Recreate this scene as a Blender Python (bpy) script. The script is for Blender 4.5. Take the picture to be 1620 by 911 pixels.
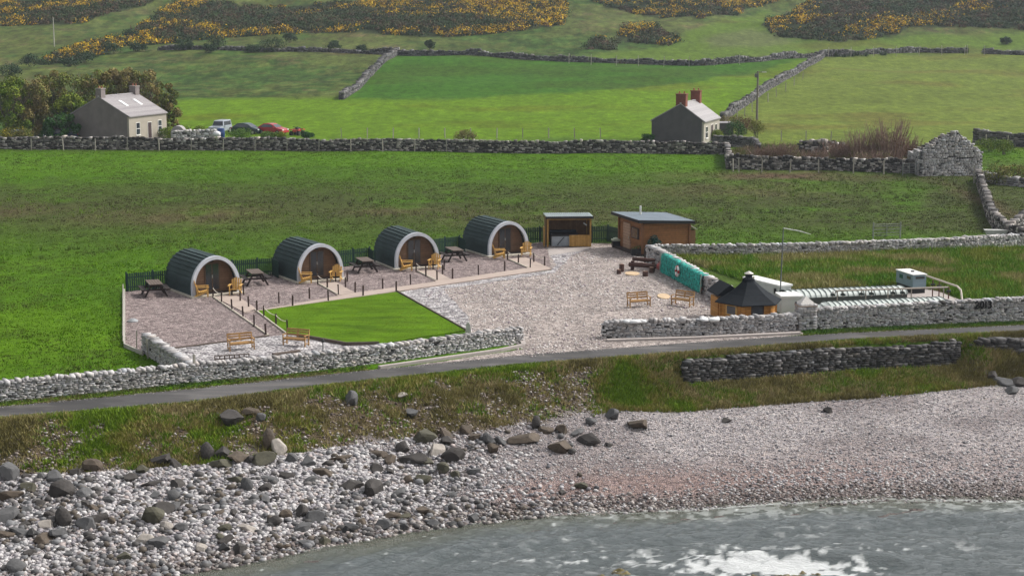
import bpy, math, random
import numpy as np
from mathutils import Vector, Matrix

for o in list(bpy.data.objects):
    bpy.data.objects.remove(o)
SC = bpy.context.scene
C = SC.collection
RNG = np.random.default_rng(7)
random.seed(11)
PI = math.pi
R = math.radians

# ------------------------------------------------------------------ camera
F, CH, HZ = 2700.0, 18.0, -5.0           # focal length in 1620-px units, height, horizon row
PITCH = math.atan((455.5 - HZ) / F)
cam = bpy.data.cameras.new('camera')
cam.sensor_width = 36.0
cam.lens = 36.0 * F / 1620.0
cam.clip_start = 1.0
cam.clip_end = 4000.0
camo = bpy.data.objects.new('camera', cam)
C.objects.link(camo)
camo.location = (0, 0, CH)
camo.rotation_euler = (PI / 2 - PITCH, 0, 0)
SC.camera = camo
SC.render.resolution_x, SC.render.resolution_y = 1024, 575

# ------------------------------------------------------------------ light
SUN_AZ, SUN_EL = R(70), R(44)            # azimuth from +y towards +x
wd = bpy.data.worlds.new('World')
SC.world = wd
wd.use_nodes = True
nt = wd.node_tree
nt.nodes.clear()
wo = nt.nodes.new('ShaderNodeOutputWorld')
bg = nt.nodes.new('ShaderNodeBackground')
sk = nt.nodes.new('ShaderNodeTexSky')
sk.sky_type = 'NISHITA'
sk.sun_disc = False
sk.sun_elevation = SUN_EL
sk.sun_rotation = SUN_AZ
sk.air_density = 1.0
sk.dust_density = 4.0
sk.ozone_density = 1.0
hs = nt.nodes.new('ShaderNodeHueSaturation')
hs.inputs['Saturation'].default_value = 0.15
nt.links.new(sk.outputs[0], hs.inputs['Color'])
nt.links.new(hs.outputs[0], bg.inputs[0])
bg.inputs[1].default_value = 0.15
nt.links.new(bg.outputs[0], wo.inputs[0])
sl = bpy.data.lights.new('sun', 'SUN')
sl.energy = 2.2
sl.angle = R(8)
sl.color = (1.0, 0.95, 0.88)
so = bpy.data.objects.new('sun', sl)
C.objects.link(so)
sd = Vector((math.sin(SUN_AZ) * math.cos(SUN_EL), math.cos(SUN_AZ) * math.cos(SUN_EL), math.sin(SUN_EL)))
so.rotation_euler = (-sd).to_track_quat('-Z', 'Y').to_euler()
so.location = (40, 60, 80)
SC.view_settings.view_transform = 'Standard'
SC.view_settings.look = 'None'
SC.view_settings.gamma = 1
SC.view_settings.exposure = 0.5

# ------------------------------------------------------------------ noise
def _hash(ix, iy, seed):
    n = (ix.astype(np.int64) * 374761393 + iy.astype(np.int64) * 668265263 + seed * 974634777) & 0xffffffff
    n = ((n ^ (n >> 13)) * 1274126177) & 0xffffffff
    return ((n ^ (n >> 16)) & 0xffff) / 65535.0
def vnoise(x, y, seed=0):
    x = np.asarray(x, float); y = np.asarray(y, float)
    ix = np.floor(x); iy = np.floor(y); fx = x - ix; fy = y - iy
    fx = fx * fx * (3 - 2 * fx); fy = fy * fy * (3 - 2 * fy)
    a = _hash(ix, iy, seed); b = _hash(ix + 1, iy, seed); c = _hash(ix, iy + 1, seed); d = _hash(ix + 1, iy + 1, seed)
    return (a * (1 - fx) + b * fx) * (1 - fy) + (c * (1 - fx) + d * fx) * fy
def fbm(x, y, scale, octv=4, seed=0, gain=0.5):
    s = 0.0; a = 1.0; t = 0.0; x = np.asarray(x, float) / scale; y = np.asarray(y, float) / scale
    for k in range(octv):
        s = s + a * vnoise(x + 17.3 * k, y - 9.1 * k, seed + k); t += a; a *= gain; x = x * 2.03; y = y * 2.03
    return s / t                         # 0..1
def sstep(a, b, x):
    t = np.clip((x - a) / (b - a), 0, 1); return t * t * (3 - 2 * t)

# ------------------------------------------------------------------ terrain
_fy = np.arange(0, 1400, 2.0)
_fz = np.interp(_fy, [0, 222, 262, 330, 363, 403, 440, 480, 560, 700, 900, 1400],
                [0, 0, .5, 3.2, 5.4, 8.3, 12.2, 18.5, 36, 62, 90, 120])
_k = np.ones(13) / 13
_fz = np.convolve(np.pad(_fz, 6, mode='edge'), _k, 'valid')
def ray(px, py):
    a = (px - 810.0) / F; b = (455.5 - py) / F
    c, s = math.cos(PITCH), math.sin(PITCH)
    return (a, c + b * s, -s + b * c)
def flat(px, py, z=0.0):
    d = ray(px, py); t = (z - CH) / d[2]
    return (d[0] * t, d[1] * t)
def curve(pts, z):
    w = [flat(p[0], p[1], p[2] if len(p) > 2 else z) for p in pts]
    w.sort(); return np.array(w)
ROAD_TOP = curve([(-250, 672), (0, 645), (300, 617), (540, 591), (825, 562), (1080, 545), (1120, 533.5), (1367, 523), (1620, 514), (1850, 507)], 0)
ROAD_TOP = curve([(-250, 672), (0, 643), (300, 615), (540, 590), (825, 562), (1080, 543), (1200, 535), (1367, 525), (1620, 514), (1850, 507)], 0)
ROAD_BOT = curve([(-250, 690), (0, 662), (300, 637), (540, 607), (825, 577), (1080, 558), (1200, 549), (1367, 537), (1620, 525), (1850, 517)], 0)
TOE = curve([(-300, 790, -1.35), (0, 752, -1.35), (150, 748, -1.35), (300, 738, -1.35), (400, 728, -1.35), (600, 700, -1.4), (760, 684, -1.4),
             (880, 662, -1.5), (980, 648, -1.7), (1080, 646, -1.8), (1250, 632, -1.8), (1400, 622, -1.8), (1500, 612, -1.8), (1620, 600, -1.8), (1900, 590, -1.8)], 0)
ZSEA = -2.6
SHORE = curve([(-400, 1010), (0, 950), (270, 904), (400, 884), (500, 862), (640, 838), (760, 822), (900, 808), (1080, 804), (1200, 795), (1400, 787), (1620, 789), (1900, 795)], ZSEA)
def cv(c, x): return np.interp(x, c[:, 0], c[:, 1])
SW0, SW1 = flat(1072, 557)[0], flat(1524, 545)[0]       # sea wall x range
def hnear(x, y):
    yr = cv(ROAD_BOT, x) - 0.9; yt = cv(TOE, x); ys = cv(SHORE, x)
    zt = np.interp(x, [-5, 4, 8], [-1.35, -1.5, -1.8])
    # t: 0 at the road edge, 1 at the bank's toe, 2 at the shoreline
    n = fbm(x, y, 2.2, 4, 3) - 0.5
    t1 = np.clip((yr - y) / np.maximum(yr - yt, 0.5), 0, 1)
    wall = sstep(SW0 - 1.0, SW0 + .3, x) * (1 - sstep(SW1 - .3, SW1 + 1.0, x))
    prof = t1 ** 1.15 * (1 - .25 * np.sin(t1 * PI * 2) * .4)
    prof = prof * (1 - .0) + n * 0.55 * np.sin(t1 * PI)
    yw = yr - 0.35
    profw = np.where(y > yw, 0, np.where(y > yw - .35, (yw - y) / .35 * .66, .66 + .34 * np.clip((yw - .35 - y) / np.maximum(yw - .35 - yt, .3), 0, 1)))
    prof = prof * (1 - wall) + profw * wall
    z = zt * prof
    t2 = np.clip((yt - y) / np.maximum(yt - ys, 0.5), 0, 3)
    zb = zt + (ZSEA - zt) * np.clip(t2, 0, 1) ** .9
    zb = zb + (fbm(x, y, 3.5, 3, 8) - .5) * .35 * np.sin(np.clip(t2, 0, 1) * PI)
    zb = zb - .55 * np.clip(t2 - 1, 0, 2)
    return np.where(y > yt, z, zb)
def h(x, y):
    x = np.asarray(x, float); y = np.asarray(y, float)
    zf = np.interp(y, _fy, _fz)
    k = sstep(235, 420, y)
    zf = zf + k * (fbm(x, y, 60, 3, 21) - .5) * 7
    zf = zf + sstep(380, 460, y) * (fbm(x, y, 26, 4, 31) - .5) * 5
    # paddock and rough field bumps
    zf = zf + sstep(128, 136, y) * (fbm(x, y, 14, 3, 5) - .5) * .35
    return np.where(y < 95, hnear(x, y), zf)
def P(px, py):
    d = ray(px, py)
    ts = np.concatenate([np.arange(40, 300, .5), np.arange(300, 1300, 2.0)])
    x = d[0] * ts; y = d[1] * ts; z = CH + d[2] * ts
    below = z < h(x, y)
    i = int(np.argmax(below))
    if not below.any(): i = len(ts) - 1
    lo, hi = ts[max(i - 1, 0)], ts[i]
    for _ in range(18):
        m = .5 * (lo + hi)
        if CH + d[2] * m < float(h(d[0] * m, d[1] * m)): hi = m
        else: lo = m
    return Vector((d[0] * hi, d[1] * hi, float(h(d[0] * hi, d[1] * hi))))
def PP(lst): return [P(*p) for p in lst]
def inpoly(x, y, poly):
    r = np.zeros(np.shape(x), bool); n = len(poly)
    for i in range(n):
        x0, y0 = poly[i][0], poly[i][1]; x1, y1 = poly[(i + 1) % n][0], poly[(i + 1) % n][1]
        if y0 == y1: continue
        c = ((y0 > y) != (y1 > y)) & (x < (x1 - x0) * (y - y0) / (y1 - y0) + x0)
        r ^= c
    return r

# ------------------------------------------------------------------ materials
def nmat(name):
    m = bpy.data.materials.new(name); m.use_nodes = True; t = m.node_tree; t.nodes.clear()
    o = t.nodes.new('ShaderNodeOutputMaterial'); b = t.nodes.new('ShaderNodeBsdfPrincipled')
    t.links.new(b.outputs[0], o.inputs[0]); return m, t, b, o
def N(t, typ, **kw):
    n = t.nodes.new('ShaderNode' + typ)
    for k, v in kw.items():
        if k in n.inputs: n.inputs[k].default_value = v
        else: setattr(n, k, v)
    return n
def mul(t, a, b, fac=1.0, bt='MULTIPLY'):
    m = N(t, 'Mix', data_type='RGBA', blend_type=bt); m.inputs[0].default_value = fac
    for s, i in ((a, 6), (b, 7)):
        if isinstance(s, tuple): m.inputs[i].default_value = (*s, 1) if len(s) == 3 else s
        else: t.links.new(s, m.inputs[i])
    return m.outputs[2]
def ramp(t, src, stops):
    r = N(t, 'ValToRGB'); e = r.color_ramp.elements
    while len(e) < len(stops): e.new(.5)
    for i, (p, c) in enumerate(stops):
        e[i].position = p; e[i].color = (*c, 1) if isinstance(c, tuple) else (c, c, c, 1)
    t.links.new(src, r.inputs[0]); return r.outputs[0]
def coord(t, kind='Object', scale=None):
    g = N(t, 'TexCoord'); o = g.outputs[kind]
    if scale:
        m = N(t, 'Mapping'); m.inputs['Scale'].default_value = scale; t.links.new(o, m.inputs[0]); o = m.outputs[0]
    return o
def noise(t, vec, scale, detail=4, rough=.6):
    n = N(t, 'TexNoise', Scale=scale, Detail=detail, Roughness=rough); t.links.new(vec, n.inputs['Vector']); return n.outputs[0]
def bump(t, b, src, strength, dist):
    u = N(t, 'Bump', Strength=strength, Distance=dist); t.links.new(src, u.inputs['Height']); t.links.new(u.outputs[0], b.inputs['Normal'])
def simple(name, col, rough=.7, var=.25, scale=3.0, metal=0.0, attr=None, bmp=0.0, stretch=None, spec=.3):
    """base colour with weathering noise; optional per-face colour attribute"""
    m, t, b, o = nmat(name)
    b.inputs['Roughness'].default_value = rough; b.inputs['Metallic'].default_value = metal
    b.inputs['Specular IOR Level'].default_value = spec
    v = coord(t, 'Object', stretch)
    n1 = noise(t, v, scale, 6, .65); 
    g = ramp(t, n1, [(.25, 1 - var), (.75, 1 + var)])
    base = col
    if attr:
        a = N(t, 'Attribute', attribute_name=attr); base = a.outputs['Color']
        if col: base = mul(t, base, col)
    c = mul(t, g, base)
    t.links.new(c, b.inputs['Base Color'])
    if bmp: bump(t, b, n1, bmp, .03)
    return m
def planks(name, col, col2, width, axis='Z', rough=.65, gap=.35):
    """board cladding: lines across one axis in object space"""
    m, t, b, o = nmat(name); b.inputs['Roughness'].default_value = rough
    b.inputs['Specular IOR Level'].default_value = .25
    g = coord(t); s = N(t, 'SeparateXYZ'); t.links.new(g, s.inputs[0])
    if axis == 'H':
        ad = N(t, 'Math', operation='ADD'); t.links.new(s.outputs[0], ad.inputs[0]); t.links.new(s.outputs[1], ad.inputs[1]); src = ad.outputs[0]
    else: src = s.outputs['XYZ'.index(axis)]
    dv = N(t, 'Math', operation='DIVIDE'); dv.inputs[1].default_value = width; t.links.new(src, dv.inputs[0])
    fr = N(t, 'Math', operation='FRACT'); t.links.new(dv.outputs[0], fr.inputs[0])
    fl = N(t, 'Math', operation='FLOOR'); t.links.new(dv.outputs[0], fl.inputs[0])
    wn = N(t, 'TexWhiteNoise', noise_dimensions='1D'); t.links.new(fl.outputs[0], wn.inputs['W'])
    base = N(t, 'Mix', data_type='RGBA'); base.inputs[6].default_value = (*col, 1); base.inputs[7].default_value = (*col2, 1)
    t.links.new(wn.outputs['Value'], base.inputs[0])
    ln = ramp(t, fr.outputs[0], [(0, gap), (.1, 1.0), (.9, 1.0), (1, gap)])
    c = mul(t, base.outputs[2], ln)
    n1 = noise(t, coord(t, 'Object', (2, 2, 2)), 3, 6, .7)
    c = mul(t, c, ramp(t, n1, [(.25, .7), (.75, 1.25)]))
    t.links.new(c, b.inputs['Base Color']); bump(t, b, ln, .5, .02)
    return m
def gravel(name, cols, cell, rough=.9, big=.12, bigscale=.35):
    """loose stones: voronoi cells each with its own stone colour"""
    m, t, b, o = nmat(name); b.inputs['Roughness'].default_value = rough; b.inputs['Specular IOR Level'].default_value = .2
    g = coord(t)
    v = N(t, 'TexVoronoi', Scale=1 / cell); t.links.new(g, v.inputs['Vector'])
    s = N(t, 'SeparateColor'); t.links.new(v.outputs['Color'], s.inputs[0])
    n = len(cols); base = ramp(t, s.outputs[0], [(i / max(n - 1, 1), c) for i, c in enumerate(cols)])
    v2 = N(t, 'TexVoronoi', Scale=1 / (cell * 2.7)); t.links.new(g, v2.inputs['Vector'])
    s2 = N(t, 'SeparateColor'); t.links.new(v2.outputs['Color'], s2.inputs[0])
    base = mul(t, base, ramp(t, s2.outputs[1], [(0, .72), (1, 1.2)]))
    nn = noise(t, g, bigscale, 5, .6)
    base = mul(t, base, ramp(t, nn, [(.3, 1 - big), (.7, 1 + big)]))
    t.links.new(base, b.inputs['Base Color'])
    inv = N(t, 'Math', operation='MULTIPLY'); inv.inputs[1].default_value = -1; t.links.new(v.outputs['Distance'], inv.inputs[0])
    bump(t, b, inv.outputs[0], .8, cell * .8)
    return m

# ------------------------------------------------------------------ mesh helpers
def mesh_np(name, verts, faces, mat, parent=None, col=None, smooth=False):
    me = bpy.data.meshes.new(name)
    verts = np.asarray(verts, np.float32); faces = np.asarray(faces, np.int32)
    k = faces.shape[1]; nf = len(faces)
    me.vertices.add(len(verts)); me.vertices.foreach_set('co', verts.ravel())
    me.loops.add(nf * k); me.loops.foreach_set('vertex_index', faces.ravel())
    me.polygons.add(nf); me.polygons.foreach_set('loop_start', np.arange(0, nf * k, k, dtype=np.int32))
    me.polygons.foreach_set('loop_total', np.full(nf, k, np.int32))
    if smooth: me.polygons.foreach_set('use_smooth', np.ones(nf, bool))
    me.update(calc_edges=True)
    if col is not None:
        col = np.asarray(col, np.float32)
        dom = 'POINT' if len(col) == len(verts) and len(col) != nf else 'CORNER'
        a = me.color_attributes.new('tone', 'FLOAT_COLOR', dom)
        if dom == 'CORNER': col = np.repeat(col, k, axis=0)
        a.data.foreach_set('color', np.concatenate([col, np.ones((len(col), 1), np.float32)], 1).ravel())
    if mat: me.materials.append(mat)
    o = bpy.data.objects.new(name, me); C.objects.link(o)
    if parent: o.parent = parent
    return o
class MB:
    def __init__(s): s.v = []; s.f = []; s.c = []
    def add(s, vs, fs, col=None):
        b = len(s.v); s.v += [tuple(v) for v in vs]; s.f += [tuple(b + i for i in f) for f in fs]; s.c += [col] * len(fs); return s
    def box(s, cx, cy, cz, sx, sy, sz, rz=0, rx=0, ry=0, col=None):
        M = Matrix.Rotation(rz, 3, 'Z') @ Matrix.Rotation(ry, 3, 'Y') @ Matrix.Rotation(rx, 3, 'X')
        vs = [M @ Vector((i * sx / 2, j * sy / 2, k * sz / 2)) + Vector((cx, cy, cz)) for k in (-1, 1) for j in (-1, 1) for i in (-1, 1)]
        return s.add(vs, [(0, 2, 3, 1), (4, 5, 7, 6), (0, 1, 5, 4), (2, 6, 7, 3), (0, 4, 6, 2), (1, 3, 7, 5)], col)
    def bx(s, x0, x1, y0, y1, z0, z1, col=None): return s.box((x0 + x1) / 2, (y0 + y1) / 2, (z0 + z1) / 2, x1 - x0, y1 - y0, z1 - z0, col=col)
    def bar(s, p0, p1, w, t, col=None):
        p0 = Vector(p0); p1 = Vector(p1); d = (p1 - p0).normalized(); up = Vector((0, 0, 1))
        if abs(d.z) > .98: up = Vector((0, 1, 0))
        a = d.cross(up).normalized() * w / 2; b = a.cross(d).normalized() * t / 2
        vs = [q + i * a + j * b for q in (p0, p1) for i, j in ((-1, -1), (1, -1), (1, 1), (-1, 1))]
        return s.add(vs, [(0, 1, 2, 3), (7, 6, 5, 4), (0, 4, 5, 1), (1, 5, 6, 2), (2, 6, 7, 3), (3, 7, 4, 0)], col)
    def tube(s, pts, r, n=7, col=None, cap=True):
        pts = [Vector(p) for p in pts]; rs = r if isinstance(r, (list, tuple)) else [r] * len(pts); vs = []; fs = []
        for i, p in enumerate(pts):
            d = (pts[min(i + 1, len(pts) - 1)] - pts[max(i - 1, 0)]).normalized()
            up = Vector((0, 0, 1)) if abs(d.z) < .9 else Vector((1, 0, 0))
            a = d.cross(up).normalized(); b = a.cross(d)
            vs += [p + (a * math.cos(2 * PI * k / n) + b * math.sin(2 * PI * k / n)) * rs[i] for k in range(n)]
        for i in range(len(pts) - 1):
            fs += [(i * n + k, i * n + (k + 1) % n, (i + 1) * n + (k + 1) % n, (i + 1) * n + k) for k in range(n)]
        if cap: fs += [tuple(range(n))[::-1], tuple((len(pts) - 1) * n + k for k in range(n))]
        return s.add(vs, fs, col)
    def lathe(s, prof, n=16, cx=0, cy=0, col=None, a0=0):
        vs = []; fs = []
        for r, z in prof: vs += [(cx + r * math.cos(a0 + 2 * PI * k / n), cy + r * math.sin(a0 + 2 * PI * k / n), z) for k in range(n)]
        for i in range(len(prof) - 1): fs += [(i * n + k, i * n + (k + 1) % n, (i + 1) * n + (k + 1) % n, (i + 1) * n + k) for k in range(n)]
        fs += [tuple(range(n))[::-1], tuple((len(prof) - 1) * n + k for k in range(n))]
        return s.add(vs, fs, col)
    def prism(s, poly, a, b, axis='y', col=None):
        """extrude a 2D polygon; axis y: poly is (x,z); axis x: poly is (y,z); axis z: poly is (x,y)"""
        n = len(poly); mk = {'y': lambda p, q: (p[0], q, p[1]), 'x': lambda p, q: (q, p[0], p[1]), 'z': lambda p, q: (p[0], p[1], q)}[axis]
        vs = [mk(p, a) for p in poly] + [mk(p, b) for p in poly]
        fs = [tuple(range(n)), tuple(range(2 * n - 1, n - 1, -1))] + [(i, n + i, n + (i + 1) % n, (i + 1) % n) for i in range(n)]
        return s.add(vs, fs, col)
    def build(s, name, mat, parent=None, smooth=False, fix=True, bevel=0):
        me = bpy.data.meshes.new(name); me.from_pydata(s.v, [], s.f)
        if smooth: me.polygons.foreach_set('use_smooth', np.ones(len(s.f), bool))
        if any(c is not None for c in s.c):
            a = me.color_attributes.new('tone', 'FLOAT_COLOR', 'CORNER'); arr = []
            for f, c in zip(s.f, s.c): arr += [(*(c or (1, 1, 1)), 1)] * len(f)
            a.data.foreach_set('color', np.array(arr, np.float32).ravel())
        me.materials.append(mat)
        if fix:
            import bmesh
            bm = bmesh.new(); bm.from_mesh(me); bmesh.ops.recalc_face_normals(bm, faces=bm.faces)
            if bevel: bmesh.ops.bevel(bm, geom=bm.edges[:], offset=bevel, segments=1, affect='EDGES')
            bm.to_mesh(me); bm.free()
        o = bpy.data.objects.new(name, me); C.objects.link(o)
        if parent: o.parent = parent
        return o
def tag(o, label, cat, group=None, kind=None):
    if label: o['label'] = label
    if cat: o['category'] = cat
    if group: o['group'] = group
    if kind: o['kind'] = kind
    return o
def struct(o): o['kind'] = 'structure'; return o
def thing(name, label, cat, loc=(0, 0, 0), rz=0, group=None):
    o = bpy.data.objects.new(name, None); o.empty_display_size = .3; C.objects.link(o)
    o.location = loc; o.rotation_euler = (0, 0, rz); return tag(o, label, cat, group)
def dup(root, loc, rz=0, label=None, scale=None, group=None):
    def cp(o, par):
        c = o.copy(); C.objects.link(c); c.parent = par
        for ch in list(o.children): cp(ch, c)
        return c
    c = cp(root, None); c.location = loc; c.rotation_euler = (0, 0, rz)
    if scale: c.scale = (scale,) * 3 if not isinstance(scale, tuple) else scale
    if label: c['label'] = label
    if group: c['group'] = group
    return c
def rotz_of(a, b): return math.atan2(b[1] - a[1], b[0] - a[0])
ORD = ['first', 'second', 'third', 'fourth', 'fifth', 'sixth', 'seventh', 'eighth', 'ninth', 'tenth', 'eleventh', 'twelfth',
       'thirteenth', 'fourteenth', 'fifteenth', 'sixteenth', 'seventeenth', 'eighteenth', 'nineteenth', 'twentieth', 'twenty-first', 'twenty-second']

# ================================================================== GROUND
def wpoly(lst): return [tuple(P(*p)[:2]) for p in lst]
def fpoly(lst): return [flat(*p) for p in lst]
def bank_bare(x, y, t1):
    nn = fbm(x, y, 1.1, 5, 55); nb = fbm(x, y, 5, 3, 56)
    rightk = sstep(flat(950, 640)[0] - 1.0, flat(985, 640)[0] + 1.0, x + (nb - .5) * 2)
    gully = np.exp(-((x - flat(905, 620)[0] + (nn - .5) * 2.5) / 1.7) ** 2) * sstep(.1, .35, t1)
    left = np.exp(-((x - flat(60, 700)[0]) / 3.5) ** 2) * .06
    return nn * .6 + nb * .28 + t1 * .26 - .058 - rightk * .3 + gully * .24 + left
MUDS = [(px, py, rx, ry, s, P(px, py)) for px, py, rx, ry, s in ((1220, 279, 9, 4, 1), (1310, 282, 6, 3, .8), (1560, 320, 1.2, 16, .8), (1180, 300, 10, 6, .5), (165, 345, 6, 6, .3), (860, 345, 8, 6, .35), (1500, 275, 5, 2, .7), (300, 342, 7, 6, .6), (640, 335, 6, 3, .5), (20, 335, 5, 6, .4))]
def field_brown(x, y):
    rowy = lambda py: flat(810, py)[1]
    n1 = fbm(x, y, 9, 5, 41); n2 = fbm(x, y * .6, 2.2, 4, 42); n3 = fbm(x, y, 30, 4, 43)
    band = np.exp(-((y - rowy(322) - 14 * (n3 - .5)) / 22.0) ** 2)
    b = np.clip(band * 1.15 * sstep(.30, .60, n1 * .5 + n2 * .5 + .12 * band), 0, 1)
    rt = sstep(10, 40, x) * sstep(rowy(375), rowy(350), y) * (1 - sstep(rowy(262), rowy(245), y))
    b = np.clip(b + .7 * rt * sstep(.38, .6, n1 * .5 + n2 * .5), 0, 1)
    mud = np.zeros(np.shape(x))
    for px, py, rx, ry, s, q in MUDS: mud = np.maximum(mud, s * np.exp(-(((x - q.x) / rx) ** 2 + ((y - q.y) / ry) ** 2)))
    return b, np.clip(mud * (.2 + 1.5 * n2), 0, 1)
def build_ground():
    ys = [14.0]
    while ys[-1] < 860:
        y = ys[-1]
        ys.append(y + (1.2 if y < 48 else .2 if y < 96 else .5 if y < 128 else y * .0052))
    ys = np.array(ys); U = np.linspace(-1, 1, 861); U = U * .72 + .28 * U ** 3
    w = np.where(ys < 96, 62, 62 + (ys - 96) * .56)
    X = U[None, :] * w[:, None]; Y = np.repeat(ys[:, None], len(U), 1)
    Z = h(X, Y)
    ny, nx = X.shape; x = X.ravel(); y = Y.ravel()
    idx = np.arange(ny * nx).reshape(ny, nx)
    F4 = np.stack([idx[:-1, :-1], idx[:-1, 1:], idx[1:, 1:], idx[1:, :-1]], -1).reshape(-1, 4)
    n1 = fbm(x, y, 9, 5, 41); n2 = fbm(x, y, 2.2, 4, 42); n3 = fbm(x, y, 30, 4, 43)
    A = lambda *c: np.array(c)
    def mix(c, d, k): return c * (1 - k[:, None]) + d * k[:, None]
    col = np.tile(A(.052, .120, .004), (len(x), 1))
    # main field: dull brown-green grazed band between two fresher ones
    rowy = lambda py: flat(810, py)[1]
    band = np.exp(-((y - rowy(322) - 14 * (n3 - .5)) / 24.0) ** 2)
    brown = np.clip(band * 1.0 * sstep(.32, .62, n1 * .6 + n2 * .4 + .12 * band), 0, 1)
    right = sstep(10, 40, x) * sstep(rowy(375), rowy(350), y) * (1 - sstep(rowy(262), rowy(245), y))
    brown = np.clip(brown + .55 * right * sstep(.4, .65, n1), 0, 1)
    col = mix(col, A(.050, .052, .020), brown * .8)
    col = mix(col, A(.080, .160, .005), sstep(.5, .7, n3) * (1 - brown) * .7)
    fresh = inpoly(x, y, wpoly([(-200, 238), (1140, 243), (1140, 275), (500, 262), (-200, 290)]))
    col = np.where(fresh[:, None], col * .5 + A(.07, .15, .005) * .5, col)
    mud = np.zeros(len(x))
    for px, py, rx, ry, s in ((1220, 279, 9, 5, 1), (1310, 282, 6, 3, .8), (1560, 320, 1.2, 16, .8), (1180, 300, 10, 6, .5), (165, 345, 6, 6, .3), (860, 345, 8, 6, .35), (1500, 275, 5, 2, .7), (340, 350, 5, 6, .35)):
        q = P(px, py); mud = np.maximum(mud, s * np.exp(-(((x - q.x) / rx) ** 2 + ((y - q.y) / ry) ** 2)))
    brown2, mud = field_brown(x, y); col = mix(col, A(.10, .066, .042), mud)
    # upland
    up = y > rowy(222)
    rough = mix(np.tile(A(.070, .090, .022), (len(x), 1)), A(.095, .080, .036), sstep(.48, .7, n1 * .5 + n2 * .5))
    rough = mix(rough, A(.036, .07, .014), sstep(.50, .62, n2 * .5 + n3 * .5))
    col = np.where(up[:, None], rough, col)
    st1 = fbm(x, y * .45, 3.2, 4, 61); st2 = fbm(x * .5, y * .8, 12, 5, 63)
    col = np.where(up[:, None], col * (.55 + .9 * fbm(x, y * .6, 2.6, 4, 65))[:, None] , col)
    lush = np.zeros(len(x), bool)
    def reg(lst, c, v=.12, soft=0):
        nonlocal col, lush
        wp = wpoly(lst); m = inpoly(x, y, wp); lush = lush | m; w_ = np.zeros(len(x))
        for k_, (dx, dy) in enumerate(((1, .4), (-1, -.5), (.3, -1), (-.4, 1), (0, 0), (2, 1.5), (-2, -1.5), (1, -2.4), (-1, 2.4))):
            w_ += inpoly(x + dx * .7 + (n2 - .5) * 3, y + dy * 1.6 + (n1 - .5) * 9, wp)
        w_ /= 9
        cc = A(*c) * (1 - v + 2 * v * (n1 * .5 + n3 * .5))[:, None] * (.72 + .56 * st1 * .6 + .56 * st2 * .4)[:, None]
        cc = cc * (1 - .35 * sstep(.55, .75, st2)[:, None] * A(.2, .8, .3))
        col = mix(col, cc, w_)
    reg([(262, 232), (258, 158), (545, 155), (760, 152), (1000, 140), (1182, 117), (1298, 91), (1150, 182), (1140, 232)], (.088, .160, .007))
    reg([(545, 157), (592, 110), (630, 87), (780, 92), (905, 98), (1110, 103), (1200, 96), (1302, 90), (1182, 119), (1000, 142), (760, 154)], (.036, .100, .007))
    reg([(-300, 240), (-300, 216), (1150, 222), (1150, 232), (1000, 240)], (.05, .10, .012))
    reg([(1150, 232), (1150, 182), (1300, 92), (1420, 86), (1530, 84), (1900, 88), (1900, 240)], (.105, .140, .022))
    reg([(900, 95), (1110, 100), (1300, 87), (1530, 81), (1900, 84), (1900, 45), (1620, 52), (1450, 52), (1400, 62), (1210, 66), (1150, 62), (1215, 48), (1215, 15), (1150, 30), (1080, 52), (1075, 72), (980, 80)], (.078, .125, .016))
    reg([(1112, 62), (1190, 45), (1260, 66), (1200, 76), (1120, 74)], (.085, .105, .035))
    gz = gorse_zones()
    gm = np.zeros(len(x), bool)
    for z in gz: gm |= inpoly(x, y, z)
    gm |= (y > 520) & (n3 > .42)
    col = np.where(gm[:, None], A(.028, .038, .014) * (.7 + .6 * n2)[:, None], col)
    # stripes left by mowing in the right-hand field
    # paddock
    pad = inpoly(x, y, fpoly([(1090, 408), (1900, 385), (1900, 500), (1150, 500), (1150, 455)]))
    pc = mix(np.tile(A(.062, .10, .018), (len(x), 1)), A(.13, .115, .045), sstep(.45, .62, n1 * .5 + n2 * .5))
    col = np.where(pad[:, None], pc, col)
    # bank and beach
    yr = cv(ROAD_TOP, x) ; yt = cv(TOE, x); ysh = cv(SHORE, x); yb = cv(ROAD_BOT, x)
    low = y < yr
    t1 = np.clip((yb - y) / np.maximum(yb - yt, .5), 0, 1)
    t2 = np.clip((yt - y) / np.maximum(yt - ysh, .5), -1, 3)
    nn = fbm(x, y, 1.6, 5, 55); nb = fbm(x, y, 5, 3, 56)
    grass = mix(np.tile(A(.055, .10, .010), (len(x), 1)), A(.085, .075, .026), sstep(.30, .55, nn * .5 + t1 * .30))
    scree = mix(np.tile(A(.19, .165, .145), (len(x), 1)), A(.085, .068, .042), sstep(.30, .5, nn * .6 + nb * .4))
    rightk = sstep(flat(930, 640)[0] - 1.5, flat(960, 640)[0] + 1.5, x)
    gully = np.exp(-((x - flat(915, 620)[0]) / 2.0) ** 2) * sstep(.15, .4, t1)
    sc = bank_bare(x, y, t1)
    sc = sstep(.50, .60, sc)
    bank = mix(grass, scree, sc)
    col = np.where(low[:, None], bank, col)
    sh = sstep(-.06, .04, t2 + (nn - .5) * .25) * low
    shc = mix(np.tile(A(.36, .345, .345), (len(x), 1)), A(.25, .232, .232), sstep(.4, .65, nb))
    pink = np.exp(-((t2 - .80) / .20) ** 2) * sstep(-3, 1, x) * (1 - .5 * sstep(14, 20, x))
    shc = mix(shc, A(.25, .19, .175), pink * .85)
    wet = sstep(.84, 1.0, t2)
    shc = mix(shc, A(.10, .08, .07), wet * .8)
    col = mix(col, shc, sh)
    mask = np.stack([np.maximum(sh, sc * low * .55), np.where(up & ~lush, 1.0, np.where(up, .3, 0)), np.clip(wet, 0, 1) * low], 1)
    m, t, b, o = nmat('ground')
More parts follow.
